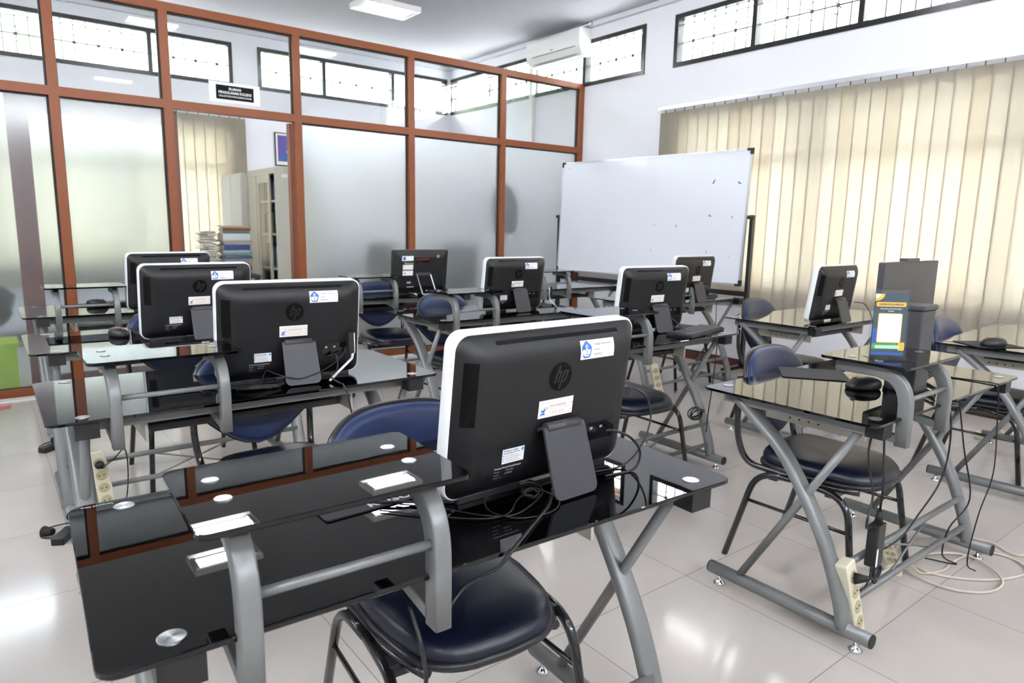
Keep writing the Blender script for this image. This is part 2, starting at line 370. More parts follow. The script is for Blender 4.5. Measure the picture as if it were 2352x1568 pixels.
window('x', XR, 1, [0.98, 1.91, 2.84, 3.80, 4.70], ZW0, ZW1)
window('x', XR, 1, [5.08, 5.99, 6.93, 7.88, 8.82], ZW0, ZW1)
window('y', YB, 1, [2.87, 3.72, 4.72, 5.61], ZW0, ZW1)
window('y', YB, 1, [-1.2, -0.24, 0.72, 1.68, 2.57], ZW0, ZW1)
window('x', XR, 1, [-1.3, 0.16, 1.62, 3.08, 4.55], 0.80, 2.40, False, 2.02)
window('y', YB, 1, [-0.9, 0.2, 1.35, 2.5], 0.80, 2.40, False, 2.02)
window('x', XL, -1, [-2.2, -0.3, 1.6, 3.5, 5.3], ZW0, ZW1, False)  # unseen left wall: clerestory added to let in more daylight
window('y', YF, -1, [-1.8, 0.4, 2.6, 4.8], ZW0, ZW1, False)  # unseen wall behind the camera: clerestory added as daylight fill
# eaves, yard wall and hedge outside
struct(MB().box(XR+0.15, XR+0.65, YF, YB+0.65, 3.56, 3.69).box(XL, XR+0.15, YB+0.15, YB+0.65, 3.56, 3.69).obj('trim_3', 'eave'))
struct(MB().box(-14, 20, -14, 22, -0.40, -0.16).obj('trim_4', 'pale_plaster'))
yw = MB().box(XR+9.0, XR+9.3, -6, 12.2, -0.16, 5.7).box(XR+9.0, XR+9.3, -6, 8.0, 5.7, 6.0); tag(yw.obj('neighbour_building', 'grey_render'), 'grey neighbouring building seen through the high window above the blinds', 'building')
tag(MB().box(XR+11.0, XR+11.3, -8, 26, -0.16, 9.5).obj('white_backdrop', 'white_render'), 'tall white backdrop added outside the right-hand high windows to cover bright sky', 'building')  # added backdrop, covers overbright sky behind the window guards
tag(MB().box(-12, 17, 18.5, 18.8, -0.16, 6.4).obj('white_backdrop', 'white_render'), 'long white backdrop added outside the windows of the far wall to cover bright sky', 'building')  # added backdrop, height set by how much sky should show
def blob(cx, cy, cz, r, mi=0):
    mb = MB(); n = 10; rg = []
    for i in range(1, n):
        th = PI*i/n; rg.append([(cx+r*math.sin(th)*math.cos(2*PI*j/14)*random.uniform(0.85, 1.1), cy+r*math.sin(th)*math.sin(2*PI*j/14)*random.uniform(0.85, 1.1), cz+r*0.8*math.cos(th)) for j in range(14)])
    mb.loft(rg); return mb
# ------------------------------------------------------------------ glazed partition
part = bpy.data.objects.new('wall_partition', None); COL.objects.link(part); part['kind'] = 'structure'; part['label'] = 'brown framed glass partition, clear above and frosted below'
posts = [-1.72, -0.62, 0.50, 1.24, 2.27, 3.39, 4.50]; pw = 0.062; y0, y1 = YP-0.02, YP+0.06
edges = posts+[XR-0.031]
def frame_post(x, z0=0.0, z1=2.93, w=pw): return MB().box(x-w/2, x+w/2, y0, y1, z0, z1)
for x in edges: frame_post(x).obj('post', 'frame_brown', part)
MB().box(XL, XR-0.062, y0+0.001, y1-0.001, 2.868, 2.93).obj('top_rail', 'frame_brown', part)
MB().box(XL, XR-0.062, y0+0.001, y1-0.001, 2.155, 2.22).obj('middle_rail', 'frame_brown', part)
MB().box(XL, 1.24, y0+0.001, y1-0.001, 0.0, 0.062).box(2.27, XR-0.062, y0+0.001, y1-0.001, 0.0, 0.062).obj('bottom_rail', 'frame_brown', part)
gm = YP+0.03
es = [XL]+edges
for i in range(len(es)-1):
    a = es[i]+(pw/2 if i else 0); b = es[i+1]-pw/2
    # black glazing seals
    for (z0, z1, lower) in ((2.22, 2.868, False), (0.062, 2.155, True)):
        if lower and abs(a-(1.24+pw/2)) < 1e-6: continue
        sm = MB(); s = 0.010
        sm.box(a, b, gm-0.012, gm+0.012, z1-s, z1).box(a, b, gm-0.012, gm+0.012, z0, z0+s*0.5).box(a, a+s*0.6, gm-0.012, gm+0.012, z0, z1).box(b-s*1.4, b, gm-0.012, gm+0.012, z0, z1)
        sm.obj('glazing_seal', 'seal', part)
        gmb = MB().box(a+0.004, b-0.004, gm-(0.004 if lower else 0.002), gm+(0.004 if lower else 0.002), z0+0.003, z1-0.003)
        g = gmb.obj('frosted_pane' if lower else 'clear_pane', ('frosted_light' if b < 1.3 else 'frosted') if lower else 'partition_glass', part)
# sliding leaf pushed aside behind the left panes
leaf = bpy.data.objects.new('door_1', None); COL.objects.link(leaf); leaf['kind'] = 'structure'; leaf['label'] = 'dark brown sliding door leaf pushed aside behind the frosted panes'
mb = MB().box(0.21, 0.34, 6.062, 6.10, 0.03, 2.15).box(1.225, 1.315, 6.062, 6.10, 0.03, 2.15).box(0.34, 1.225, 6.062, 6.10, 2.035, 2.15).box(0.34, 1.225, 6.062, 6.10, 0.03, 0.13)
mb.obj('leaf_frame', 'leaf_brown', leaf)
MB().box(0.345, 1.22, 6.078, 6.084, 0.13, 2.035).obj('pane', 'glass', leaf)
mb = MB().box(2.214, 2.2385, 6.061, 6.13, 0, 2.15); struct(mb.obj('trim_5', 'leaf_brown'))
# sign above the doorway
sg = empty('door_sign', 'white sign with black panel reading RUANG PENGOLAHAN KOLEKSI on the glass above the doorway', 'sign', (1.745, YP-0.021, 2.325))
MB().box(-0.20, 0.20, -0.006, 0, -0.078, 0.078).obj('plate', 'paper', sg)
MB().box(-0.148, 0.148, -0.0075, -0.006, -0.055, 0.055).obj('black_panel', 'matt_black', sg)
mb = MB(); fn = lambda x, y: (x, -0.0082, y)
put_text(mb, 'RUANG', 0.028, fn, 0, 0.020, 'CENTER', bold=0.0008); put_text(mb, 'PENGOLAHAN KOLEKSI', 0.028, fn, 0, -0.010, 'CENTER', sx=0.86, bold=0.0008)
put_text(mb, 'COLLECTION PROCESSING ROOM', 0.018, fn, 0, -0.035, 'CENTER', sx=0.92, bold=0.0004); mb.obj('lettering', 'paper', sg)
# ------------------------------------------------------------------ ceiling lamps
def lamp(label, x, y, src=None):
    if src: r = copy_tree(src); r.location = (x, y, ZC); r['label'] = label; return r
    r = empty('ceiling_lamp', label, 'ceiling lamp', (x, y, ZC), 0, 'twin tube ceiling lamps')
    mb = MB().box(-0.31, 0.31, -0.19, -0.18, -0.055, 0).box(-0.31, 0.31, 0.18, 0.19, -0.055, 0).box(-0.32, -0.31, -0.19, 0.19, -0.055, 0).box(0.31, 0.32, -0.19, 0.19, -0.055, 0)
    mb.obj('housing', 'white_metal', r)
    mb = MB()
    for s in (-1, 1):
        mb.quad((-0.31, s*0.17, -0.012), (0.31, s*0.17, -0.012), (0.31, s*0.01, -0.004), (-0.31, s*0.01, -0.004))
    mb.box(-0.31, 0.31, -0.18, 0.18, -0.004, -0.002); mb.obj('reflector', 'reflector', r)
    for s in (-1, 1):
        t = MB().cyl((-0.26, s*0.055, -0.035), (0.26, s*0.055, -0.035), 0.018, seg=12); o = t.obj('tube', 'tube', r)
    MB().box(-0.30, -0.26, -0.12, 0.12, -0.05, -0.012).box(0.26, 0.30, -0.12, 0.12, -0.05, -0.012).obj('lamp_holder', 'white_metal', r)
    return r
l0 = lamp('twin tube ceiling lamp seen above the glass partition', 3.585, 6.87)
lamp('twin tube ceiling lamp over the office, above the doorway', 1.66, 6.75, l0)
lamp('twin tube ceiling lamp over the classroom, nearer the whiteboard wall', 3.72, 2.92, l0)
lamp('twin tube ceiling lamp over the classroom, on the window-far side', 1.78, 2.92, l0)
lamp('twin tube ceiling lamp behind the camera, far from the blinds', 1.93, -1.1, l0)
lamp('twin tube ceiling lamp behind the camera, near the blinds', 3.72, -1.1, l0)
lamp('twin tube ceiling lamp added to brighten the classroom, beyond the left edge of the picture', -0.25, 2.92, l0)  # added fill lamp, continues the lamp grid out of view
lamp('twin tube ceiling lamp added as fill light behind the camera, far left', -0.25, -1.1, l0)  # added fill lamp, unseen, for more interior light
lamp('twin tube ceiling lamp added to brighten the left part of the office, out of view', -0.30, 6.80, l0)  # added lamp, unseen, lifts the dim office
# ------------------------------------------------------------------ vertical blinds
def blind(name, label, axis, pos, sgn, u0, u1, ztop, zbot, n, sgn2=1):
    r = empty(name, label, 'blind', (0, 0, 0))
    def B(mb, a0, a1, b0, b1, z0, z1): return mb.box(a0, a1, b0, b1, z0, z1) if axis == 'x' else mb.box(b0, b1, a0, a1, z0, z1)
    mb = MB(); B(mb, pos-0.02, pos+0.02, u0-0.02, u1+0.02, ztop+0.03, ztop+0.055); B(mb, pos+sgn*0.02, pos+sgn*0.026, u0-0.02, u1+0.02, ztop+0.025, ztop+0.06)
    mb.obj('headrail', 'aluminium', r)
    w = 0.127; rnd = random.Random(3)
    hk = MB()
    for i in range(n):
        u = u1-(i+0.5)*(u1-u0)/n; ang = -sgn2*rad(rnd.choice((3, 3.5, 4.5, 5.5))+rnd.uniform(-0.5, 0.5)); c, s = math.cos(ang)*w/2, math.sin(ang)*w/2
        mb = MB(); zz = zbot+rnd.uniform(-0.004, 0.004); bow = 0.0018
        pr = []
        for k in range(5):
            t = -1+k*0.5; off = bow*(1-t*t)
            pr.append((t*c, t*s+off))
        for side in (0, 1):
            pass
        rg = []
        for z in (zz, (zz+ztop)/2, ztop):
            ring = []
            for (a, b) in pr: ring.append((pos+b, u+a, z) if axis == 'x' else (u+a, pos+b, z))
            for (a, b) in reversed(pr): ring.append((pos+b+0.0008, u+a, z) if axis == 'x' else (u+a, pos+b+0.0008, z))
            rg.append(ring)
        mb.loft(rg, 0, False)
        so = mb.obj('slat', rnd.choice(('blind', 'blind', 'blind_b', 'blind_c')), r)
        B(MB(), pos-0.003, pos+0.003, u-0.003, u+0.003, ztop-0.002, ztop+0.035).obj('hook', 'dark_grey', so)
    return r
blind('vertical_blind', 'long cream vertical blind covering the window on the right wall', 'x', XR-0.075, -1, -1.53, 4.761, 2.46, 0.60, 54)
blind('vertical_blind', 'cream vertical blind on the far wall, seen through the office doorway', 'y', YB-0.09, -1, -1.068, 2.66, 2.52, 0.55, 32)
# ------------------------------------------------------------------ air conditioner
ac = empty('air_conditioner', 'white wall air conditioner high on the right wall above the partition', 'air conditioner', (XR, 6.36, 3.22))
prof = [(0, 0.0), (-0.10, 0.0), (-0.15, 0.025), (-0.185, 0.08), (-0.195, 0.15), (-0.195, 0.25), (-0.18, 0.285), (-0.03, 0.29), (0, 0.285)]
mb = MB(); mb.loft([[(x, y, z) for x, z in prof] for y in (-0.47, 0.47)], 0, False); mb.obj('body', 'ac_white', ac)
MB().box(-0.150, -0.03, -0.38, 0.38, -0.004, 0.002).obj('air_outlet', 'black_plastic', ac)
MB().box(-0.197, -0.193, -0.40, 0.36, 0.088, 0.094).box(-0.197, -0.193, -0.02, 0.03, 0.12, 0.126).obj('front_groove', 'dark_grey', ac)
mb = MB(); mb.box(-0.155, -0.1, -0.40, 0.40, -0.012, -0.004); mb.obj('louvre', 'ac_white', ac)
mb = MB(); mb.tube(fillet([(-0.06, 0.40, 0.29), (-0.06, 0.40, 0.325), (-0.06, -0.44, 0.325), (-0.06, -0.53, 0.33)], 0.03), 0.028, 10)
mb.obj('insulated_pipe', 'aluminium', ac)
mb = MB().box(-0.055, -0.002, 0.51, 0.57, -1.25, 0.29); mb.obj('cable_duct', 'ac_white', ac)
# ------------------------------------------------------------------ desks
HT = 0.755
def arc_leg(xs, mbn=None):
    mb = MB(); P = catmull([(xs, 0.215, 0.725), (xs, 0.13, 0.66), (xs, 0.04, 0.585), (xs, -0.045, 0.475), (xs, -0.135, 0.325), (xs, -0.200, 0.165), (xs, -0.228, 0.06)], 5)
    mb.tube(P, 0, sect=rrect(0.060, 0.034, 0.015, 3), upv=(1, 0, 0), smooth=True); return mb
def cat_sect(a, b): return rrect(a, b, 0.006, 2)
def disc(parent, x, y, z, R_=0.0185):
    mb = MB().lathe([(R_, 0), (R_, 0.0012), (R_-0.001, 0.0018), (0.0001, 0.0018)], seg=40, smooth=False)
    return mb.obj('mounting_disc', 'brushed_disc', parent, (x, y, z))
def make_desk(shelf=True):
    r = empty('computer_desk', 'x', 'desk')
    mb = MB().slab(1.22, 0.60, HT-0.009, HT, 0.028, 0.0015); g = mb.obj('glass_top', ['desk_glass'], r)
    for sx in (-1, 1):
        for sy in (-1, 1): disc(r, sx*0.520, sy*0.255, HT)
    for sx in (-1, 1):
        x = sx*0.515
        mb = MB().bar((x, -0.24, 0.719), (x, 0.255, 0.719), 0.034, 0.05, rnd=0.004)
        mb.obj('side_rail', 'steel_grey', r)
        MB().box(x-0.030, x+0.030, -0.292, -0.24, 0.7002, 0.744).obj('corner_block', 'black_plastic', r)
        arc_leg(x).obj('curved_leg', 'steel_grey', r)
        MB().tube([(x, -0.215, 0.71), (x, 0.16, 0.06)], 0.0135, 12).obj('cross_leg', 'steel_grey', r)
        ft = MB().tube([(x, -0.315, 0.054), (x, 0.275, 0.054)], 0.0235, 16); ft = ft.obj('foot_bar', 'steel_grey', r)
        for y in (-0.27, 0.235):
            MB().lathe([(0.021, 0.0), (0.022, 0.004), (0.012, 0.012), (0.006, 0.02), (0.006, 0.034)], (x, y, 0), 16).obj('levelling_foot', 'chrome', ft)
        for y in (-0.316, 0.276):
            MB().cyl((x, y-0.003, 0.054), (x, y+0.003, 0.054), 0.0225, seg=16).obj('end_cap', 'rubber', ft)
    MB().bar((-0.48, -0.205, 0.719), (0.48, -0.205, 0.719), 0.034, 0.022, upv=(0, 0, 1), rnd=0.003).obj('front_rail', 'steel_grey', r)
    MB().bar((-0.52, 0.205, 0.719), (0.52, 0.205, 0.719), 0.034, 0.022, rnd=0.003).obj('back_rail', 'steel_grey', r)
    MB().tube([(-0.51, -0.185, 0.235), (0.51, -0.185, 0.235)], 0.012, 12).obj('cross_bar', 'steel_grey', r)
    MB().tube([(-0.51, -0.215, 0.125), (0.51, -0.215, 0.125)], 0.012, 12).obj('cross_bar', 'steel_grey', r)
    for s in (-1, 1): MB().tube([(s*-0.19, -0.185, 0.235), (s*0.19, -0.215, 0.125)], 0.004, 6).obj('brace_rod', 'steel_grey', r)
    # keyboard tray with slides
    MB().box(-0.33, 0.30, -0.10, 0.20, 0.640, 0.652).box(-0.33, 0.30, -0.10, -0.09, 0.652, 0.662).obj('keyboard_tray', 'black_plastic', r)
    for x in (-0.350, 0.320):
        mb = MB().box(x-0.004, x+0.004, -0.16, 0.20, 0.628, 0.664).box(x-0.004, x+0.004, 0.13, 0.20, 0.664, 0.702).box(x-0.004, x+0.004, -0.16, -0.09, 0.664, 0.702)
        for k in range(4): mb.cyl((x-0.0045, 0.0+k*0.035, 0.646), (x+0.0045, 0.0+k*0.035, 0.646), 0.004, seg=8, mi=1)
        mb.obj('tray_slide', ['beige_steel', 'black_plastic'], r)
    if shelf:
        sh = MB().slab(0.405, 0.27, 0.906, 0.915, 0.020, 0.0015, (-0.291, -0.185)).obj('raised_shelf', 'desk_glass', r)
        for x in (-0.433, -0.143):
            P = fillet([(x, -0.302, 0.665), (x, -0.302, 0.885), (x, -0.085, 0.885)], 0.13, 10)
            a = MB().tube(P, 0, sect=rrect(0.030, 0.038, 0.004, 2), upv=(1, 0, 0), smooth=True)
            a.obj('shelf_arm', 'steel_grey', r)
            MB().bar((x, -0.290, 0.684), (x, -0.115, 0.708), 0.024, 0.030, rnd=0.003).obj('arm_bracket', 'steel_grey', r)
            for y in (-0.212, -0.130): disc(r, x-0.005, y, 0.915, 0.0125)
        MB().tube([(-0.420, -0.302, 0.808), (-0.156, -0.302, 0.808)], 0.0075, 12).obj('shelf_rod', 'steel_grey', r)
    return r
deskA = make_desk(True)
deskP = None
def place(o, x, y, rz, label, name=None, group=None, z=0.0):
    o.location = (x, y, z); o.rotation_euler = (0, 0, rad(rz)); o['label'] = label
    if group: o['group'] = group
    return o
GD = 'black glass computer desks with grey steel legs'
place(deskA, 0.683, 1.152, -2.2, 'nearest black glass desk, front left, with the large foreground monitor', group=GD)
DK = {'A': deskA}
for k, x, y, rz, lab in (
    ('B', 0.70, 2.415, 0, 'black glass desk in the left column, directly behind the nearest desk'),
    ('C', 0.72, 3.585, 0, 'black glass desk without raised shelf, third from the camera in the left column'),
    ('D', 0.75, 4.82, 0, 'black glass desk in the left column, closest to the sliding door leaf'),
    ('K', 2.585, 1.13, 0, 'black glass desk at the front right carrying the acrylic poster stand'),
    ('G', 2.60, 2.40, 0, 'black glass desk just behind the foreground monitor, keyboard pads at its right end'),
    ('E', 2.60, 3.57, 0, 'black glass desk in the middle column with the monitor having a white antenna'),
    ('F', 2.58, 4.86, 0, 'black glass desk in the middle column nearest the partition, square black computer on it'),
    ('H', 4.40, 3.53, 0, 'black glass desk in front of the whiteboard, small tangle of plugs on it'),
    ('I', 4.32, 4.83, 0, 'black glass desk beside the left end of the whiteboard, no computer on it')):
    d = copy_tree(deskA); DK[k] = place(d, x, y, rz, lab, group=GD)
for k, dx in (('B', -0.012), ('E', -0.030), ('D', -0.010)):
    for c in kids(DK[k]):
        if c.name.split('.')[0] in ('raised_shelf', 'shelf_arm', 'arm_bracket', 'shelf_rod') or (c.name.startswith('mounting_disc') and c.location.z > 0.8):
            c.location.x += dx
def strip_shelf(d):
    for c in kids(d):
        if c.name.split('.')[0] in ('raised_shelf', 'shelf_arm', 'arm_bracket', 'shelf_rod') or (c.name.startswith('mounting_disc') and c.location.z > 0.8): bpy.data.objects.remove(c)
strip_shelf(DK['C'])
dj = copy_tree(deskA, None, ('raised_shelf', 'shelf_arm', 'arm_bracket', 'shelf_rod'))
for c in kids(dj):
    if c.name.startswith('mounting_disc') and c.location.z > 0.8: bpy.data.objects.remove(c)
DK['J'] = place(dj, 4.34, 2.28, 0, 'black glass desk without shelf, right of the whiteboard stand, single computer on it', group=GD)
dl = copy_tree(dj); DK['L'] = place(dl, 4.47, 1.13, 4, 'black glass desk at the right edge of the picture, mouse on its pad', group=GD)
mb = MB(); put_text(mb, 'Tempered Glass', 0.009, lambda x, y: (-x, -y, HT+0.0004), 0.535, -0.286, sx=0.9, bold=0.0001); mb.obj('lettering', 'print_grey', deskA)
for c in kids(deskA):
    if c.name.startswith('tray_slide') and c.data.vertices[0].co.x < 0: bpy.data.objects.remove(c)
# ------------------------------------------------------------------ chairs
def make_chair():
    r = empty('visitor_chair', 'x', 'chair')
    def outline(sc, n=44):
        pts = []
        for i in range(n):
            a = 2*PI*i/n; c, s = math.cos(a), math.sin(a)
            x = 0.204*math.copysign(abs(c)**0.47, c); y = 0.205*math.copysign(abs(s)**0.47, s)
            if y < 0: y -= 0.030*(1-(x/0.215)**2)
            x *= 1.0+0.12*(y/0.22) if y < 0 else 1.0
            pts.append((x*sc[0], y*sc[1]))
        return pts
    rg = []
    for sc, z in (((0.93, 0.93), 0.405), ((1.0, 1.0), 0.412), ((1.01, 1.01), 0.425), ((0.99, 0.99), 0.440), ((0.94, 0.94), 0.452), ((0.80, 0.80), 0.459), ((0.5, 0.5), 0.460), ((0.05, 0.05), 0.459)):
        rg.append([(x, y, z+0.010*max(0, (y-0.10))/0.1-0.012*max(0, (-y-0.14))/0.08) for x, y in outline(sc)])
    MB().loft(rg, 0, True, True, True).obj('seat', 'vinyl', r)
    rg = [[(x, y, z) for x, y in outline((k, k))] for k, z in ((0.90, 0.385), (1.02, 0.392), (1.045, 0.402), (1.04, 0.411), (0.95, 0.413))]
    MB().loft(rg, 0, True).obj('seat_shell', 'chair_shell', r)
    # backrest: outline in x,z then bent
    def bo(k, n=56):
        pts = []
        for i in range(n):
            a = 2*PI*i/n; c, s = math.cos(a), math.sin(a)
            x = 0.222*math.copysign(abs(c)**0.7, c)
            if s >= 0: z = 0.165*abs(s)**0.75
            else:
                z = -0.045-0.145*(0.5+0.5*math.cos(PI*min(1, abs(x)/0.222)))**0.55
                if abs(x) > 0.2215: z = -0.03
            pts.append((x*k, z*k))
        return pts
    def bend(x, z, off): # curved around the sitter, leaning back
        return (x, 0.275+off+0.18*z+0.0-(x*x)*0.75, 0.665+z)
    for nm, m_, ks in (('back_shell', 'chair_shell', ((0.97, 0.016), (1.03, 0.012), (1.04, 0.003), (1.03, -0.006))), ('backrest', 'vinyl_back_lit', ((1.0, -0.003), (1.0, -0.012), (0.97, -0.024), (0.88, -0.031), (0.6, -0.034), (0.05, -0.034)))):
        rg = [[bend(x, z, off) for x, z in bo(k)] for k, off in ks]
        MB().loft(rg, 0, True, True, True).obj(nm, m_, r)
    for sx in (-1, 1):
        x = sx*0.205
        P = fillet([(x*0.8, -0.19, 0.388), (x, -0.08, 0.388), (x, 0.235, 0.392), (x*1.07, 0.272, 0.50), (x*1.07, 0.278, 0.74)], 0.09, 6)
        bf = MB().tube(P, 0.0125, 10).obj('back_frame', 'chair_black', r)
        mb = MB()
        for z in (0.645, 0.675, 0.715): mb.lathe([(0.0001, -0.002), (0.005, -0.002), (0.005, 0.003), (0.0001, 0.005)], (0, 0, 0), 8)
        v = []
        mb = MB()
        for z in (0.64, 0.675, 0.71): mb.cyl((x*1.07+sx*0.010, 0.262, z), (x*1.07+sx*0.017, 0.258, z), 0.006, 0.004, 10)
        mb.obj('screw', 'chrome', bf)
        P = fillet([(sx*0.255, -0.235, 0.0), (sx*0.226, -0.175, 0.375), (sx*0.222, 0.0, 0.388)], 0.085, 8)
        MB().tube(P, 0.0125, 10).obj('leg', 'chair_black', r)
        P = fillet([(sx*0.240, 0.275, 0.0), (sx*0.222, 0.175, 0.375), (sx*0.222, 0.0, 0.388)], 0.085, 8)
        MB().tube(P, 0.0125, 10).obj('leg', 'chair_black', r)
        MB().tube([(sx*0.236, -0.195, 0.255), (sx*0.229, 0.208, 0.255)], 0.007, 8).obj('stretcher', 'chair_black', r)
    MB().bar((-0.222, -0.11, 0.374), (0.222, -0.11, 0.374), 0.03, 0.035).bar((-0.222, 0.11, 0.374), (0.222, 0.11, 0.374), 0.03, 0.035).obj('seat_brace', 'chair_black', r)
    return r
ch0 = make_chair(); GC = 'navy blue padded chairs with black tube frames'
place(ch0, 0.826, 1.270, -4, 'navy chair tucked under the nearest desk, its glossy seat at the bottom of the picture', group=GC)
for x, y, rz, lab in (
    (0.78, 2.31, 2, 'navy chair behind the second desk of the left column, backrest under the monitor cable'),
    (0.79, 3.73, 3, 'navy chair at the third desk of the left column, mostly hidden by monitors'),
    (2.545, 1.235, 3, 'navy chair behind the front right desk, seat reflecting the cream blinds'),
    (2.61, 2.37, -4, 'navy chair showing only its seat right of the foreground monitor'),
    (2.50, 3.70, 5, 'navy chair whose back shows beneath the shelf of the antenna monitor desk'),
    (2.50, 4.78, -6, 'navy chair left of the square black computer, whole seat visible below the desk'),
    (4.62, 3.68, 4, 'navy chair whose black legs show below the whiteboard desk'),
    (4.38, 5.10, 0, 'navy chair behind the desk at the left end of the whiteboard'),
    (4.29, 2.41, 4, 'navy chair beside the whiteboard stand, dark backrest under the shelfless desk'),
    (4.35, 1.25, 3, 'navy chair at the desk on the right edge of the picture')):
    place(copy_tree(ch0), x, y, rz, lab, group=GC)
# ------------------------------------------------------------------ all-in-one computers
MW, MH, MT = 0.49, 0.343, rad(7)
def shell_n(u, v, n0=0.014, n1=0.047):
    r = 0.03; qx = abs(u)-(MW/2-0.004-r); qy = abs(v-MH/2)-(MH/2-0.004-r)
    d = -(math.hypot(max(qx, 0), max(qy, 0))+min(max(qx, qy), 0)-r)
    t = min(1, max(0, d/0.062)); return n0+(n1-n0)*(1-(1-t)**2.2)
cT, sT = math.cos(MT), math.sin(MT)
def BP(u, v, n):   # body coordinates -> monitor local space; n points towards the camera side (-y)
    return (u, -(sT*v+cT*n), 0.010+cT*v-sT*n)
def conform(u0, u1, v0, v1, off, nx=6, ny=4, rot=0):
    vs = []; fs = []
    for j in range(ny+1):
        for i in range(nx+1):
            u = u0+(u1-u0)*i/nx; v = v0+(v1-v0)*j/ny; vs.append(BP(u, v, shell_n(u, v)+off))
    for j in range(ny):
        for i in range(nx): a = j*(nx+1)+i; fs.append((a, a+1, a+nx+2, a+nx+1))
    return vs, fs
def surf(off): return lambda u, v: BP(u, v, shell_n(u, v)+off)
def flat_poly(mb, pts, fn, mi=0): mb.poly([fn(x, y) for x, y in pts], mi)
def emblem(mb, cu, cv, s, off, mis):
    """five-sided shield with torch, wings and book"""
    out = []
    n = 40
    for i in range(n):
        a = PI/2+2*PI*i/n; rr = 1+0.07*math.cos(5*(a-PI/2)); out.append((cu+s*0.80*rr*math.cos(a), cv+s*rr*math.sin(a)))
    flat_poly(mb, out, surf(off), mis[0])
    k = lambda P: [(cu+s*x, cv+s*y) for x, y in P]
    flat_poly(mb, k([(-0.14, -0.1), (-0.2, 0.45), (-0.08, 0.62), (0, 0.7), (0.08, 0.62), (0.2, 0.45), (0.14, -0.1)]), surf(off+0.0002), mis[1])
    for sg in (-1, 1):
        P = [(0.02*sg, -0.5), (0.05*sg, -0.22), (0.2*sg, 0.02), (0.38*sg, 0.08), (0.62*sg, 0.12), (0.56*sg, -0.2), (0.5*sg, -0.48), (0.25*sg, -0.55)]
        flat_poly(mb, k(P if sg > 0 else P[::-1]), surf(off+0.0002), mis[1])
        P = [(0, -0.62), (0.15*sg, -0.58), (0.36*sg, -0.6), (0.36*sg, -0.74), (0.15*sg, -0.72), (0, -0.76)]
        flat_poly(mb, k(P if sg > 0 else P[::-1]), surf(off+0.0003), mis[1])
    flat_poly(mb, k([(-0.08, -0.42), (-0.1, -0.1), (0, 0.12), (0.1, -0.1), (0.08, -0.42)]), surf(off+0.0004), mis[2])
def hp_letters(mb, cu, cv, R, off, mi=0):
    """slanted rounded h and p inside the circle"""
    fn = surf(off); sh = 0.34
    def K(P): flat_poly(mb, [(cu+R*(x+sh*y), cv+R*y) for x, y in P], fn, mi)
    K([(-0.48, -0.45), (-0.30, -0.45), (-0.30, 0.88), (-0.48, 0.80)])
    K([(-0.30, 0.28), (-0.30, 0.44), (-0.06, 0.44), (0.02, 0.36), (0.02, -0.45), (-0.14, -0.45), (-0.14, 0.28)])
    K([(0.16, -0.95), (0.32, -0.90), (0.32, 0.44), (0.16, 0.44)])
    K([(0.32, 0.44), (0.56, 0.44), (0.64, 0.36), (0.64, -0.36), (0.56, -0.45), (0.32, -0.45), (0.32, -0.31), (0.48, -0.31), (0.48, 0.28), (0.32, 0.28)])
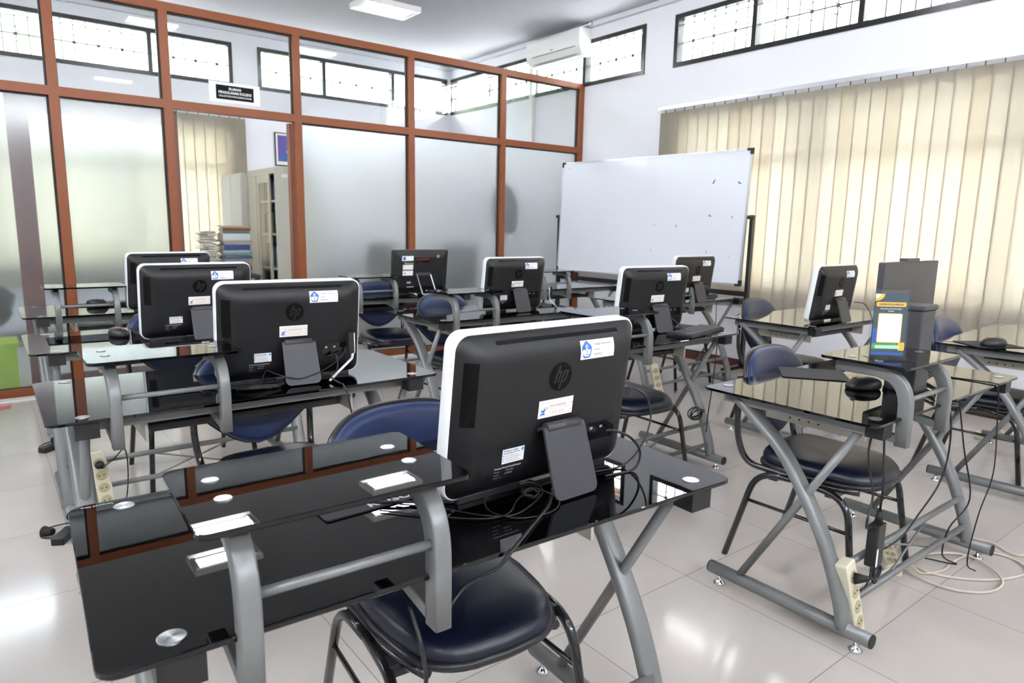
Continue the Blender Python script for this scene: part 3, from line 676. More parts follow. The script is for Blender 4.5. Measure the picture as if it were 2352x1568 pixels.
def make_monitor():
    r = empty('all_in_one_computer', 'x', 'computer')
    # white front frame
    rg = []
    for n, k in ((-0.020, 0.004), (-0.017, 0.0), (0.010, 0.0), (0.014, 0.003)):
        rg.append([BP(x, y+MH/2, n) for x, y in rrect(MW-2*k, MH-2*k, 0.032-k, 8)])
    MB().loft(rg, 0, True).obj('front_frame', 'bezel_white', r)
    MB().loft([[BP(x, y+MH/2+0.008, n) for x, y in rrect(MW-0.02, MH-0.05, 0.01, 4)] for n in (-0.0215, -0.0195)], 0, False).obj('screen', 'gloss_black', r)
    # pillow-shaped back shell
    mb = MB(); rg = [[BP(x, y+MH/2, 0.012) for x, y in rrect(MW-0.008, MH-0.008, 0.030, 8)]]
    for t in (0.0, 0.08, 0.18, 0.3, 0.45, 0.6, 0.8, 1.0):
        d = 0.062*t; q = []
        for x, y in rrect(MW-0.008-2*d, MH-0.008-2*d, max(0.030-d*0.25, 0.012), 8):
            q.append(BP(x, y+MH/2, 0.014+0.033*(1-(1-t)**2.2)))
        rg.append(q)
    mb.loft(rg, 0, True, True, False); mb.obj('back_shell', 'shell', r)
    # slots and recesses
    mb = MB(); vs, fs = conform(-0.160, 0.172, 0.3205, 0.3275, 0.0006, 12, 1); mb.add(vs, fs); mb.obj('vent_slot', 'gloss_black', r)
    mb = MB(); vs, fs = conform(-0.229, -0.204, 0.165, 0.292, 0.0008, 3, 4); mb.add(vs, fs)
    mb.obj('disc_drive', 'logo_black', r)
    mb = MB(); vs, fs = conform(0.100, 0.186, 0.080, 0.122, 0.0008, 3, 2); mb.add(vs, fs)
    pb = mb.obj('port_bay', 'gloss_black', r)
    mb = MB()
    for i in range(2):
        u = 0.112+0.030*i; a, b, c, d = [BP(u+p, 0.109+q, 0.0485) for p, q in ((-0.004, -0.003), (0.004, -0.003), (0.004, 0.003), (-0.004, 0.003))]
        mb.quad(a, b, c, d)
    mb.obj('socket', 'aluminium', pb)
    # round logo
    R = 0.031; mb = MB(); mb.poly([surf(0.0007)(0.001+R*math.cos(2*PI*i/40), 0.243+R*math.sin(2*PI*i/40)) for i in range(40)])
    lg = mb.obj('logo_disc', 'logo_black', r); mb = MB(); hp_letters(mb, 0.001, 0.243, R*0.93, 0.0012); mb.obj('letters', 'logo_letter', lg)
    # inventory sticker
    mb = MB(); vs, fs = conform(0.052, 0.152, 0.272, 0.311, 0.0010, 8, 4); mb.add(vs, fs); st = mb.obj('inventory_sticker', 'paper', r); st['label'] = 'white inventory sticker with blue emblem'
    mb = MB(); emblem(mb, 0.069, 0.2915, 0.0175, 0.0016, (0, 1, 2)); mb.obj('emblem', ['print_blue', 'paper', 'print_orange'], st)
    mb = MB(); f = surf(0.0016)
    put_text(mb, 'Tanggal Inventarisasi :', 0.0062, f, 0.0905, 0.3005); put_text(mb, 'Ruang :', 0.0062, f, 0.0905, 0.290); put_text(mb, 'NUP/NUI :', 0.0062, f, 0.0905, 0.279)
    flat_poly(mb, [(0.0880, 0.2725), (0.0884, 0.2725), (0.0884, 0.3105), (0.0880, 0.3105)], f); mb.obj('print', 'print_dark', st)
    # code sticker
    mb = MB(); vs, fs = conform(-0.050, 0.045, 0.158, 0.196, 0.0010, 2, 2); mb.add(vs, fs); st = mb.obj('code_sticker', 'paper_warm', r); st['label'] = 'pinkish white code sticker'
    mb = MB(); K = lambda P, mi=0: flat_poly(mb, [(-0.0365+0.011*x, 0.173+0.011*y) for x, y in P], f, mi)
    K([(-0.9, -0.75), (0.5, -0.75), (0.2, -0.35), (-0.6, -0.45)]); K([(-0.7, 0.3), (-0.3, 0.1), (0.1, 0.3), (0.6, 0.9), (0.35, 0.1), (0.3, -0.2), (-0.2, -0.35), (-0.5, -0.1)]); K([(0.8, 1.0), (0.95, 0.6), (0.85, 0.1), (0.78, 0.1), (0.85, 0.6)])
    mb.obj('blue_mark', 'print_blue', st)
    mb = MB(); put_text(mb, '023.04.01.400052.000.KD', 0.0058, f, -0.021, 0.180, sx=0.78); put_text(mb, '2014', 0.0058, f, 0.036, 0.180, sx=0.7)
    put_text(mb, '3   10   01   02   002', 0.0058, f, -0.019, 0.166, sx=0.8); put_text(mb, '123', 0.0055, f, 0.035, 0.166, sx=0.7)
    for v in (0.1895, 0.1755, 0.1625): flat_poly(mb, [(-0.046, v), (0.041, v), (0.041, v+0.0003), (-0.046, v+0.0003)], f)
    mb.obj('print', 'print_red', st)
    # support sticker
    mb = MB(); vs, fs = conform(-0.133, -0.077, 0.076, 0.107, 0.0010, 2, 2); mb.add(vs, fs); st = mb.obj('support_sticker', 'paper', r)
    mb = MB(); put_text(mb, 'HP Support Center', 0.0048, f, -0.131, 0.1015, bold=0.00015); put_text(mb, 'Dukungan lengkap, 24/7 online', 0.0042, f, -0.131, 0.0968, sx=0.8, bold=0.0001)
    for i in range(6): flat_poly(mb, [(-0.127, 0.079+i*0.0027), (-0.085-0.004*(i % 3), 0.079+i*0.0027), (-0.085-0.004*(i % 3), 0.0795+i*0.0027), (-0.127, 0.0795+i*0.0027)], f)
    mb.obj('print', 'print_dark', st)
    mb = MB(); mb.poly([f(-0.082+0.004*math.cos(2*PI*i/20), 0.1015+0.004*math.sin(2*PI*i/20)) for i in range(20)])
    for v in (0.081, 0.086, 0.0915): flat_poly(mb, [(-0.1315, v), (-0.1285, v), (-0.1285, v+0.003), (-0.1315, v+0.003)], f)
    mb.obj('blue_mark', 'print_cyan', st)
    mb = MB(); put_text(mb, 'Komputer Personal Hewlett-Packard', 0.0052, f, -0.150, 0.067, sx=0.85, bold=0.0001)
    put_text(mb, 'Nomor            120-1125d', 0.0045, f, -0.150, 0.060); put_text(mb, 'Produk           QU335AA', 0.0045, f, -0.150, 0.053); put_text(mb, 'Nomor seri', 0.0045, f, -0.150, 0.046)
    mb.obj('printed_text', 'print_grey', r)
    # stand: hinge and a bent plate down to the desk
    hinge = BP(0.010, 0.142, 0.047)
    hy, hz = hinge[1], hinge[2]
    mb = MB(); rg = []
    path = fillet([(0, hy+0.006, hz-0.012), (0, hy-0.016, hz+0.002), (0, -0.128, 0.0035)], 0.012, 5)
    L = len(path)
    sect_rows = []
    import itertools as _it
    tot = [0.0]
    for i in range(1, L): tot.append(tot[-1]+(path[i]-path[i-1]).length)
    # resample finely near the end for rounded lower corners
    S = [0, 0.1, 0.2, 0.3, 0.5, 0.7, 0.85]+[1-0.10*(1-math.sin(PI/2*k/6)) for k in range(7)]
    def at(s):
        d = s*tot[-1]
        for i in range(1, L):
            if d <= tot[i]+1e-9:
                t = (d-tot[i-1])/max(1e-9, tot[i]-tot[i-1]); return path[i-1].lerp(path[i], t)
        return path[-1]
    P2 = [p for p in path[:-1]]
    for s in S:
        if s*tot[-1] > tot[-2]: P2.append(at(s))
    length = tot[-1]; rings = []; rc = 0.018; acc = 0
    for i, p in enumerate(P2):
        if i: acc += (P2[i]-P2[i-1]).length
        rem = length-acc; w = 0.056+0.004*acc/length
        if rem < rc: w -= rc-math.sqrt(max(0, rc*rc-(rc-rem)**2))
        t = (P2[min(i+1, len(P2)-1)]-P2[max(i-1, 0)]).normalized(); nn = Vector((0, -t.z, t.y)); h = 0.003
        rings.append([(0.010-w, p.y+nn.y*h, p.z+nn.z*h), (0.010+w, p.y+nn.y*h, p.z+nn.z*h), (0.010+w, p.y-nn.y*h, p.z-nn.z*h), (0.010-w, p.y-nn.y*h, p.z-nn.z*h)])
    mb.loft(rings, 0, False); sd = mb.obj('stand_plate', 'stand_grey', r)
    MB().cyl((-0.036, hy-0.012, hz-0.004), (0.056, hy-0.012, hz-0.004), 0.0115, seg=16).obj('hinge', 'dark_grey', sd)
    for a in (-0.13, 0.13): MB().slab(0.16, 0.012, 0.0, 0.012, 0.005, 0.001, (a, -0.012)).obj('rubber_foot', 'black_plastic', r)
    return r
mon = make_monitor(); GM = 'black all-in-one computers with white front frames'
place(mon, 0.908, 1.080, 1.0, 'large black computer in the foreground seen from behind, white edge and stickers', group=GM, z=HT)
for x, y, rz, lab in (
    (0.822, 2.325, -3.3, 'black computer with loose cables and white antenna, directly left behind the foreground one'),
    (0.775, 3.42, 2.5, 'black computer second from the rear in the left column, overlapping the one behind'),
    (0.892, 4.60, 9, 'black computer at the rear of the left column, in front of the doorway blind'),
    (2.715, 3.50, 0.5, 'black computer in the middle column with a white stick antenna at its right'),
    (2.84, 2.44, -4.8, 'black computer behind the foreground one to its right, brown pads beside it'),
    (4.30, 3.30, 1, 'black computer standing in front of the whiteboard lower right corner'),
    (4.147, 2.12, 0.5, 'black computer alone in front of the cream blinds, right of the whiteboard')):
    place(copy_tree(mon), x, y, rz, lab, group=GM, z=HT)
# square computer on the partition-side desk
def make_square():
    r = empty('all_in_one_computer', 'square black computer with a frame-shaped stand and three white stickers, near the partition', 'computer', (2.735, 4.74, HT), rad(-1))
    rg = [[BP(x, y+MH/2, n) for x, y in rrect(MW-2*k, MH-2*k, 0.008, 3)] for n, k in ((-0.02, 0.002), (-0.018, 0), (0.012, 0), (0.034, 0.05), (0.036, 0.055))]
    MB().loft(rg, 0, False).obj('body', 'shell', r)
    def Q(n): return lambda u, v: BP(u, v, n)
    def pl(name, u0, u1, v0, v1, m_, n=0.0375): return MB().quad(*[BP(a, b, n) for a, b in ((u0, v0), (u1, v0), (u1, v1), (u0, v1))]).obj(name, m_, r)
    s = pl('inventory_sticker', -0.178, -0.078, 0.262, 0.300, 'paper'); mb = MB(); mb.poly([BP(-0.158+0.013*math.cos(2*PI*i/20), 0.281+0.014*math.sin(2*PI*i/20), 0.0385) for i in range(20)]); mb.obj('emblem', 'print_blue', s)
    mb = MB(); put_text(mb, 'ThinkCentre', 0.020, Q(0.038), -0.158, 0.236, bold=0.0004, sx=0.8); mb.obj('lettering', 'print_grey', r)
    pl('plain_sticker', -0.168, -0.078, 0.193, 0.231, 'paper_warm')
    s = pl('code_sticker', -0.168, -0.078, 0.147, 0.185, 'paper'); MB().quad(*[BP(a, b, 0.0385) for a, b in ((-0.155, 0.158), (-0.143, 0.158), (-0.143, 0.170), (-0.155, 0.170))]).obj('blue_mark', 'print_blue', s)
    pl('small_plate', -0.128, -0.093, 0.083, 0.097, 'print_grey'); pl('serial_strip', -0.125, -0.065, 0.052, 0.059, 'print_grey')
    pl('red_latch', -0.055, 0.065, 0.268, 0.274, 'red'); pl('latch_recess', -0.055, 0.065, 0.248, 0.268, 'gloss_black')
    mb = MB(); mb.poly([BP(0.142+0.013*math.cos(2*PI*i/20), 0.296+0.013*math.sin(2*PI*i/20), 0.0375) for i in range(20)]); mb.obj('badge', 'aluminium', r)
    P = fillet([(-0.045, -0.055, 0.165), (-0.035, -0.135, 0.006), (0.090, -0.135, 0.006), (0.078, -0.055, 0.165), (-0.045, -0.055, 0.165)], 0.01, 4)
    MB().tube(P, 0.005, 8).obj('stand_frame', 'aluminium', r)
    MB().box(-0.045, 0.080, -0.065, -0.035, 0.150, 0.170).obj('hinge', 'dark_grey', r)
    for s, a in ((-1, -0.165), (1, 0.19)):
        MB().tube([(a*0.6, -0.03, 0.012), (a*0.5, -0.125, 0.008)], 0.0075, 8).obj('foot', 'aluminium', r)
    MB().box(-0.20, 0.20, -0.012, 0.0, 0.0, 0.014).obj('bottom_edge', 'black_plastic', r)
make_square()
# computer tower and its flat screen on the front right desk
pc = empty('flat_screen', 'dark grey flat screen seen from behind, standing behind the slim tower box', 'screen', (2.745, 1.09, HT), rad(1.5))
mb = MB(); rg = [[(x, n, 0.272+y) for x, y in rrect(0.49, 0.345, 0.006, 2)] for n in (0.0, 0.022)]; mb.loft(rg, 0, False); mb.obj('screen_back', 'dark_grey', pc)
MB().box(-0.065, 0.045, -0.004, 0.024, 0.4445, 0.456).obj('camera_hump', 'dark_grey', pc)
mb = MB(); put_text(mb, 'ACER', 0.026, lambda x, y: (x, -0.001, y), 0.03, 0.345, 'CENTER'); mb.obj('lettering', 'stand_grey', pc)
MB().slab(0.20, 0.13, 0.0, 0.014, 0.04, 0.004, (0.08, 0.02)).obj('base', 'stand_grey', pc)
MB().box(0.05, 0.11, 0.024, 0.040, 0.012, 0.24).obj('neck', 'black_plastic', pc)
tw = empty('computer_tower', 'slim dark upright tower box with a flat cap, between the poster and the screen', 'computer', (2.555, 0.995, HT), rad(1))
mb = MB(); rg = [[(x, y, z) for x, y in rrect(0.120, 0.100, 0.008, 3)] for z in (0.012, 0.285)]; mb.loft(rg, 0, False); mb.obj('body', 'dark_grey', tw)
MB().slab(0.134, 0.118, 0.287, 0.305, 0.012, 0.004, (0.0, 0.004)).obj('cap', 'dark_grey', tw)
MB().slab(0.126, 0.106, 0.0, 0.012, 0.01, 0.002).obj('base', 'black_plastic', tw)
# ------------------------------------------------------------------ whiteboard
wb = empty('whiteboard', 'large mobile whiteboard on black stand in front of the right wall', 'whiteboard', (5.275, 5.915, 0), 0)
p0 = Vector((5.285, 5.895)); p1 = Vector((5.405, 3.565)); d = (p1-p0); Lb = d.length; ang = math.atan2(d.y, d.x)
wb.location = (p0.x, p0.y, 0); wb.rotation_euler = (0, 0, ang)   # local x runs along the board, local y = towards the wall
tb = rad(2.4)
def WB(x, z, n): # n towards room (-y local ... camera side)
    zz = z-1.42; return (x, -(n+zz*-math.sin(tb)), 1.42+zz*math.cos(tb))
zb0, zb1 = 0.815, 2.01
mb = MB().loft([[WB(x, z, n) for x, z in ((0, zb0), (Lb, zb0), (Lb, zb1), (0, zb1))] for n in (0.0, 0.018)], 0, False); mb.obj('panel', 'board_white', wb)
mb = MB()
for a in (((-0.008, zb0-0.008), (Lb+0.008, zb0-0.008), (Lb+0.008, zb0+0.012), (-0.008, zb0+0.012)), ((-0.008, zb1-0.012), (Lb+0.008, zb1-0.012), (Lb+0.008, zb1+0.008), (-0.008, zb1+0.008)),
          ((-0.008, zb0), (0.010, zb0), (0.010, zb1), (-0.008, zb1)), ((Lb-0.010, zb0), (Lb+0.008, zb0), (Lb+0.008, zb1), (Lb-0.010, zb1))):
    mb.loft([[WB(x, z, n) for x, z in a] for n in (-0.002, 0.022)], 0, False)
mb.obj('edge_frame', 'aluminium', wb)
for cx in (0, Lb):
    for cz in (zb0, zb1):
        sx = 1 if cx == 0 else -1; sz = 1 if cz == zb0 else -1
        a = [(cx-sx*0.01, cz-sz*0.01), (cx+sx*0.045, cz-sz*0.01), (cx+sx*0.045, cz+sz*0.012), (cx+sx*0.012, cz+sz*0.012), (cx+sx*0.012, cz+sz*0.045), (cx-sx*0.01, cz+sz*0.045)]
        MB().loft([[WB(x, z, n) for x, z in a] for n in (-0.004, 0.025)], 0, False).obj('corner_cap', 'black_plastic', wb)
for x in (-0.045, Lb+0.045):
    MB().bar((x, 0.02, 0.06), (x, 0.02, 1.44), 0.045, 0.03, upv=(0, 1, 0)).obj('stand_post', 'black_frame', wb)
    ft = MB().bar((x, -0.28, 0.075), (x, 0.20, 0.075), 0.03, 0.045).obj('foot', 'black_frame', wb)
    for y in (-0.25, 0.17): MB().cyl((x-0.012, y, 0.028), (x+0.012, y, 0.028), 0.028, seg=16).cyl((x, y, 0.03), (x, y, 0.065), 0.008).obj('caster', 'rubber', ft)
    MB().cyl((x-0.03, 0.0, 1.42), (x+0.03, 0.0, 1.42), 0.018, seg=12).obj('pivot', 'black_plastic', wb)
MB().bar((-0.045, 0.02, 0.735), (Lb+0.045, 0.02, 0.735), 0.045, 0.03).obj('lower_rail', 'black_frame', wb)
mb = MB()
def smudge(x, z, s, a, m=0):
    P = [(-1, -0.3), (-0.2, -0.5), (0.3, 0.1), (1, 0.3), (0.8, 0.8), (0.1, 0.5), (-0.4, 0.2), (-0.9, 0.4)]
    mb.poly([WB(x+s*(px*math.cos(a)-pz*math.sin(a)), z+s*(px*math.sin(a)+pz*math.cos(a)), 0.0188) for px, pz in P], m)
for x, z, s, a in ((1.98, 1.74, 0.020, 0.7), (2.24, 1.72, 0.018, -0.8), (1.965, 1.43, 0.016, -0.9), (2.20, 1.42, 0.012, 0.6), (1.60, 1.335, 0.013, 1.4), (1.34, 1.34, 0.008, 0.4), (1.96, 1.10, 0.010, 1.2), (2.20, 1.07, 0.007, 1), (1.32, 1.09, 0.009, 0.8), (0.1, 1.95, 0.008, 0.2)):
    smudge(x, z, s, a)
mb.obj('magnet_marks', 'ink', wb)
# ------------------------------------------------------------------ things on desks
def cable(name, pts, r, label, m_='cable', n=6, cat='cable', group=None, seg=6):
    o = MB().tube(catmull(pts, n), r, seg).obj(name, m_); return tag(o, label, cat, group)
def make_mouse():
    r = empty('computer_mouse', 'x', 'mouse')
    rg = []
    for z, kx, ky in ((0.0, 0.86, 0.92), (0.006, 1.0, 1.0), (0.014, 1.0, 1.0), (0.024, 0.90, 0.92), (0.032, 0.68, 0.74), (0.037, 0.36, 0.42), (0.038, 0.04, 0.04)):
        rg.append([(kx*0.031*math.copysign(abs(math.cos(a))**0.8, math.cos(a)), ky*0.054*math.sin(a)+0.006*z/0.03, z) for a in [2*PI*i/24 for i in range(24)]])
    MB().loft(rg, 0, True).obj('body', 'black_plastic', r)
    MB().cyl((-0.003, -0.028, 0.030), (0.003, -0.028, 0.030), 0.008, seg=12).obj('wheel', 'red', r)
    return r
m0 = make_mouse()
m0.scale = (1.15, 1.15, 1.15)
place(m0, 2.43, 1.085, -125, 'black mouse lying on the front right desk near its shelf', group='black computer mice', z=HT)
for x, y, rz, z, lab in ((3.93, 1.15, -125, HT+0.004, 'black mouse on the pad at the right edge of the picture'), (0.475, 3.61, 20, HT, 'black mouse at the left of the third desk in the left column'), (0.545, 4.93, 60, HT+0.004, 'black mouse on a pad on the rear left desk')):
    place(copy_tree(m0), x, y, rz, lab, z=z)
def pad(x, y, rz, w, d, label, txt=None):
    r = empty('mouse_pad', label, 'mouse pad', (x, y, HT+0.0003), rad(rz), 'dark mouse pads')
    MB().slab(w, d, 0, 0.0035, 0.008, 0.0008).obj('mat', 'mousepad', r)
    if txt:
        mb = MB(); put_text(mb, txt, 0.028, lambda a, b: (a, b, 0.0040), 0.035, -d/2+0.008, 'CENTER', sx=1.3, bold=0.0008); mb.obj('lettering', 'print_grey', r)
pad(2.515, 1.315, -54, 0.24, 0.20, 'dark rectangular mouse pad on the front right desk', None)
pad(3.99, 1.19, -35, 0.24, 0.19, 'dark mouse pad under the mouse at the right edge of the picture')
pad(0.55, 5.0, -10, 0.24, 0.19, 'dark mouse pad on the rear left desk')
pad(3.11, 2.40, 20, 0.19, 0.20, 'brownish mouse pad lying behind at the right of the second right-hand monitor')
pad(0.575, 1.235, 2, 0.24, 0.20, 'dark mouse pad with white lettering half hidden under the nearest shelf', 'ROSON')
# keyboards on the trays / desks
def keyboard(x, y, z, rz, label):
    r = empty('keyboard', label, 'keyboard', (x, y, z), rad(rz), 'black keyboards')
    MB().slab(0.44, 0.145, 0.0, 0.014, 0.010, 0.002).obj('body', 'black_plastic', r)
    mb = MB()
    for j in range(6):
        for i in range(18): mb.box(-0.205+i*0.0229, -0.186+i*0.0229, -0.062+j*0.021, -0.045+j*0.021, 0.014, 0.0195)
    mb.obj('keys', 'dark_grey', r)
keyboard(3.00, 2.235, HT, 14, 'black keyboard lying at the right of the second right-hand monitor')
keyboard(0.80, 5.02, HT, 4, 'black keyboard behind the rear monitor of the left column')
# antennas
def antenna(x, y, z, rz, label):
    r = empty('wifi_antenna', label, 'antenna', (x, y, z), rad(rz), 'white stick antennas')
    MB().slab(0.020, 0.010, 0.020, 0.095, 0.003, 0.001, (0, 0)).obj('adapter', 'black_plastic', r)
    MB().tube([(0.012, 0, 0.092), (0.013, 0, 0.02)], 0.003, 6).obj('white_edge', 'bezel_white', r)
    MB().tube([(0.006, 0, 0.022), (0.002, -0.002, 0.004)], 0.005, 8).obj('joint', 'bezel_white', r)
    MB().tube([(0.002, -0.002, 0.003), (-0.095, -0.03, -0.062)], 0.0045, 8).obj('stick', 'bezel_white', r)
antenna(1.005, 2.215, HT+0.070, 0, 'white stick antenna hanging from the second monitor of the left column')
a2 = antenna(3.000, 3.43, HT+0.055, 180, 'white stick antenna hanging right of the middle column monitor')
# cables on the nearest desk
z = HT+0.003
cable('desk_cable', [(0.60, 1.13, z), (0.66, 1.06, z), (0.71, 0.985, z), (0.76, 0.955, z), (0.83, 0.975, z+0.004), (0.872, 1.005, z+0.008), (0.868, 1.045, z+0.012), (0.81, 1.055, z+0.014), (0.745, 1.03, z+0.010), (0.725, 0.985, z+0.004), (0.76, 0.935, z), (0.83, 0.925, z), (0.875, 0.96, z+0.004), (0.862, 1.02, z+0.010)], 0.0016, 'thin black cable looped in front of the foreground computer', n=8)
cable('desk_cable', [(0.56, 1.12, z), (0.62, 1.05, z), (0.69, 0.975, z+0.002), (0.75, 0.965, z), (0.80, 1.0, z+0.003), (0.835, 1.015, z+0.006)], 0.0016, 'thin black cable running from under the nearest shelf into a knot before the computer', n=8)
cable('desk_cable', [(0.905, 1.01, z), (0.84, 0.95, z), (0.76, 0.90, z), (0.70, 0.862, z+0.001), (0.668, 0.844, z-0.001), (0.64, 0.852, z-0.03), (0.60, 0.88, 0.70), (0.545, 0.875, 0.66)], 0.0035, 'black power cable crossing the nearest desk and going over its front edge', n=8)
cable('desk_cable', [(0.545, 1.17, z), (0.60, 1.13, z+0.004), (0.655, 1.10, z), (0.70, 1.07, z)], 0.003, 'short bundle of black cable under the nearest raised shelf')
mb = MB()
for k in range(4): mb.tube(catmull([(0.840+0.020*math.cos(t)+0.004*k, 1.008+0.018*math.sin(t)+0.003*k, z+0.004+0.006*math.sin(t*2+k)) for t in [2*PI*i/8 for i in range(9)]], 4), 0.0016, 5)
tag(mb.obj('cable_tie_bundle', 'cable'), 'small knot of thin cable beside the stand of the foreground computer', 'cable')
cable('hanging_cable', [(0.49, 0.88, 0.70), (0.487, 0.842, 0.66), (0.492, 0.833, 0.60), (0.482, 0.828, 0.54), (0.488, 0.826, 0.46), (0.48, 0.83, 0.36), (0.47, 0.86, 0.2), (0.46, 0.90, 0.004)], 0.0035, 'black cable hanging down from the nearest shelf arm to the floor')
cable('usb_cable', [(1.158, 1.045, 0.93), (1.176, 1.035, 0.932), (1.20, 1.02, 0.91), (1.205, 1.01, 0.86), (1.175, 1.01, 0.80), (1.13, 1.02, z+0.003), (1.06, 1.03, z), (1.0, 1.04, z)], 0.0022, 'thin black cable curving from the right edge of the foreground computer', n=8)
tag(MB().box(1.135, 1.160, 1.038, 1.050, 0.918, 0.940).obj('usb_plug', 'black_plastic'), 'black plug on the right side of the foreground computer', 'plug')
cable('hanging_cable', [(1.06, 1.013, 0.858), (1.075, 1.0, 0.858), (1.11, 0.985, 0.84), (1.145, 0.985, 0.80), (1.13, 0.99, z+0.002), (1.05, 1.0, z)], 0.0028, 'black cord leaving the port bay of the foreground computer', n=8)
# cables on the second desk
mb = MB()
for k in range(5): mb.tube(catmull([(0.70+0.085*math.cos(t+k*0.3)+0.012*k, 2.235+0.032*math.sin(t+k*0.5), z+0.002+0.003*k+0.004*math.sin(t*2+k)) for t in [2*PI*i/9 for i in range(8)]], 5), 0.0024, 6)
tag(mb.obj('cable_bundle', 'cable'), 'coiled bundle of black cables before the second monitor of the left column', 'cable')
cable('hanging_cable', [(0.93, 2.255, 0.835), (0.955, 2.235, 0.84), (0.945, 2.20, 0.80), (0.91, 2.17, 0.78), (0.925, 2.13, z+0.004), (0.925, 2.105, z+0.004), (0.935, 2.09, 0.72), (0.95, 2.09, 0.60), (0.93, 2.12, 0.52), (0.90, 2.2, 0.43), (0.88, 2.33, 0.475)], 0.003, 'black cord hanging over the front edge of the second desk down to a chair seat', n=8)
cable('desk_cable', [(0.985, 2.235, 0.84), (0.93, 2.215, 0.81), (0.86, 2.195, 0.79), (0.80, 2.195, 0.782), (0.74, 2.215, 0.80), (0.71, 2.235, 0.81), (0.69, 2.235, z+0.003)], 0.0022, 'thin cable crossing the stand of the second monitor in the left column', n=8)
mb = MB()
for k in range(4): mb.tube(catmull([(0.40+0.06*k, 2.30-0.02*k, z), (0.45+0.03*k, 2.32, z+0.004), (0.52+0.01*k, 2.30, z), (0.56, 2.33-0.01*k, z)], 5), 0.0022, 6)
tag(mb.obj('cable_bundle', 'cable'), 'black cables lying behind the shelf of the second desk in the left column', 'cable')
mb = MB()
for k in range(7): mb.tube(catmull([(4.50+0.05*math.cos(t*1.3+k), 3.25+0.04*math.sin(t+k*0.8), HT+0.025+0.02*math.sin(t*1.7+k)) for t in [2*PI*i/8 for i in range(8)]], 4), 0.004, 6)
tag(mb.obj('plug_tangle', 'cable'), 'tangle of black plugs and cables beside the computer at the whiteboard', 'cable')
cable('hanging_cable', [(4.50, 3.24, HT+0.02), (4.52, 3.215, z+0.002), (4.53, 3.20, 0.70), (4.52, 3.20, 0.45), (4.50, 3.3, 0.2), (4.48, 3.35, 0.004)], 0.003, 'cable hanging from the desk in front of the whiteboard')
cable('hanging_cable', [(4.33, 2.04, 0.87), (4.38, 2.0, 0.86), (4.42, 1.975, 0.80), (4.43, 1.958, 0.74), (4.41, 1.95, 0.6), (4.34, 1.97, 0.4), (4.30, 2.0, 0.2), (4.28, 2.02, 0.004)], 0.0028, 'thin cord falling from the computer alone before the blinds')
cable('hanging_cable', [(2.86, 2.30, 0.84), (2.93, 2.22, z+0.004), (2.98, 2.12, z+0.003), (2.985, 2.092, z+0.002), (2.985, 2.088, 0.70), (2.97, 2.088, 0.5), (2.95, 2.09, 0.33), (2.96, 2.10, 0.24)], 0.003, 'black cord over the front edge of the desk behind the foreground computer', n=8)
mb = MB()
for k in range(4): mb.tube(catmull([(2.93+0.06*math.cos(t)+0.006*k, 2.155+0.014*math.sin(t+k), 0.335+0.03*math.sin(t)*(1-0.1*k)) for t in [2*PI*i/8 for i in range(9)]], 4), 0.0035, 6)
tag(mb.obj('tied_cable', 'cable'), 'tied black cord on the cross bar below the desk behind the foreground computer', 'cable')
cable('desk_cable', [(3.02, 3.42, 0.80), (3.06, 3.38, z+0.01), (3.10, 3.33, z+0.02), (3.08, 3.27, z+0.004), (3.09, 3.262, 0.7), (3.12, 3.26, 0.5)], 0.0022, 'thin cable at the right of the middle column monitor')
cable('desk_cable', [(2.66, 4.70, z+0.01), (2.55, 4.66, z+0.01), (2.45, 4.60, z), (2.30, 4.62, z)], 0.0022, 'thin cable beside the square black computer')
# cables on the front right desk and below
mb = MB()
for k in range(9):
    c = random.random()*3
    mb.tube(catmull([(2.79+0.06*math.cos(t*1.2+c), 1.03+0.035*math.sin(t+c), HT+0.02+0.016*k*0.5+0.02*math.sin(t*1.6+c)) for t in [2*PI*i/7 for i in range(8)]], 4), 0.0028, 6)
tag(mb.obj('cable_bundle', 'cable'), 'messy nest of black cables beside the tower of the front right computer', 'cable')
cable('mouse_cable', [(2.47, 1.02, z+0.006), (2.53, 0.985, z), (2.60, 0.98, z), (2.68, 1.0, z+0.002), (2.74, 1.01, z+0.004)], 0.0018, 'thin mouse cable on the front right desk')
cable('desk_cable', [(2.84, 1.06, z+0.02), (2.90, 1.12, z+0.01), (2.92, 1.0, z), (2.93, 0.90, z), (2.935, 0.832, z), (2.94, 0.824, 0.74), (2.95, 0.815, 0.60), (2.93, 0.80, 0.42), (2.90, 0.82, 0.25), (2.92, 0.84, 0.05), (2.96, 0.82, 0.006)], 0.0026, 'black cord running over the front right desk edge to the floor', n=8)
cable('hanging_cable', [(2.53, 0.84, 0.735), (2.54, 0.83, 0.66), (2.545, 0.83, 0.55), (2.52, 0.84, 0.45), (2.44, 0.86, 0.36), (2.38, 0.88, 0.29), (2.30, 0.90, 0.26), (2.262, 0.90, 0.27)], 0.003, 'black cord hanging right of the power adapter under the front right desk')
cable('hanging_cable', [(2.20, 0.93, 0.705), (2.15, 0.92, 0.63), (2.15, 0.91, 0.56), (2.18, 0.905, 0.48), (2.15, 0.90, 0.41), (2.15, 0.90, 0.375), (2.185, 0.90, 0.368)], 0.0038, 'black cord hanging left of the power adapter under the front right desk')
ad = empty('power_adapter', 'black power adapter hanging in its cords under the front right desk', 'adapter', (2.225, 0.90, 0.205), rad(4))
MB().slab(0.066, 0.036, 0.025, 0.165, 0.006, 0.002).obj('brick', 'black_plastic', ad)
MB().cyl((0.008, 0, 0.165), (0.010, 0, 0.205), 0.014, 0.008, 12).tube([(0.010, 0, 0.20), (0.014, 0.0, 0.30), (0.02, 0.02, 0.50)], 0.0038, 8).obj('plug', 'rubber', ad)
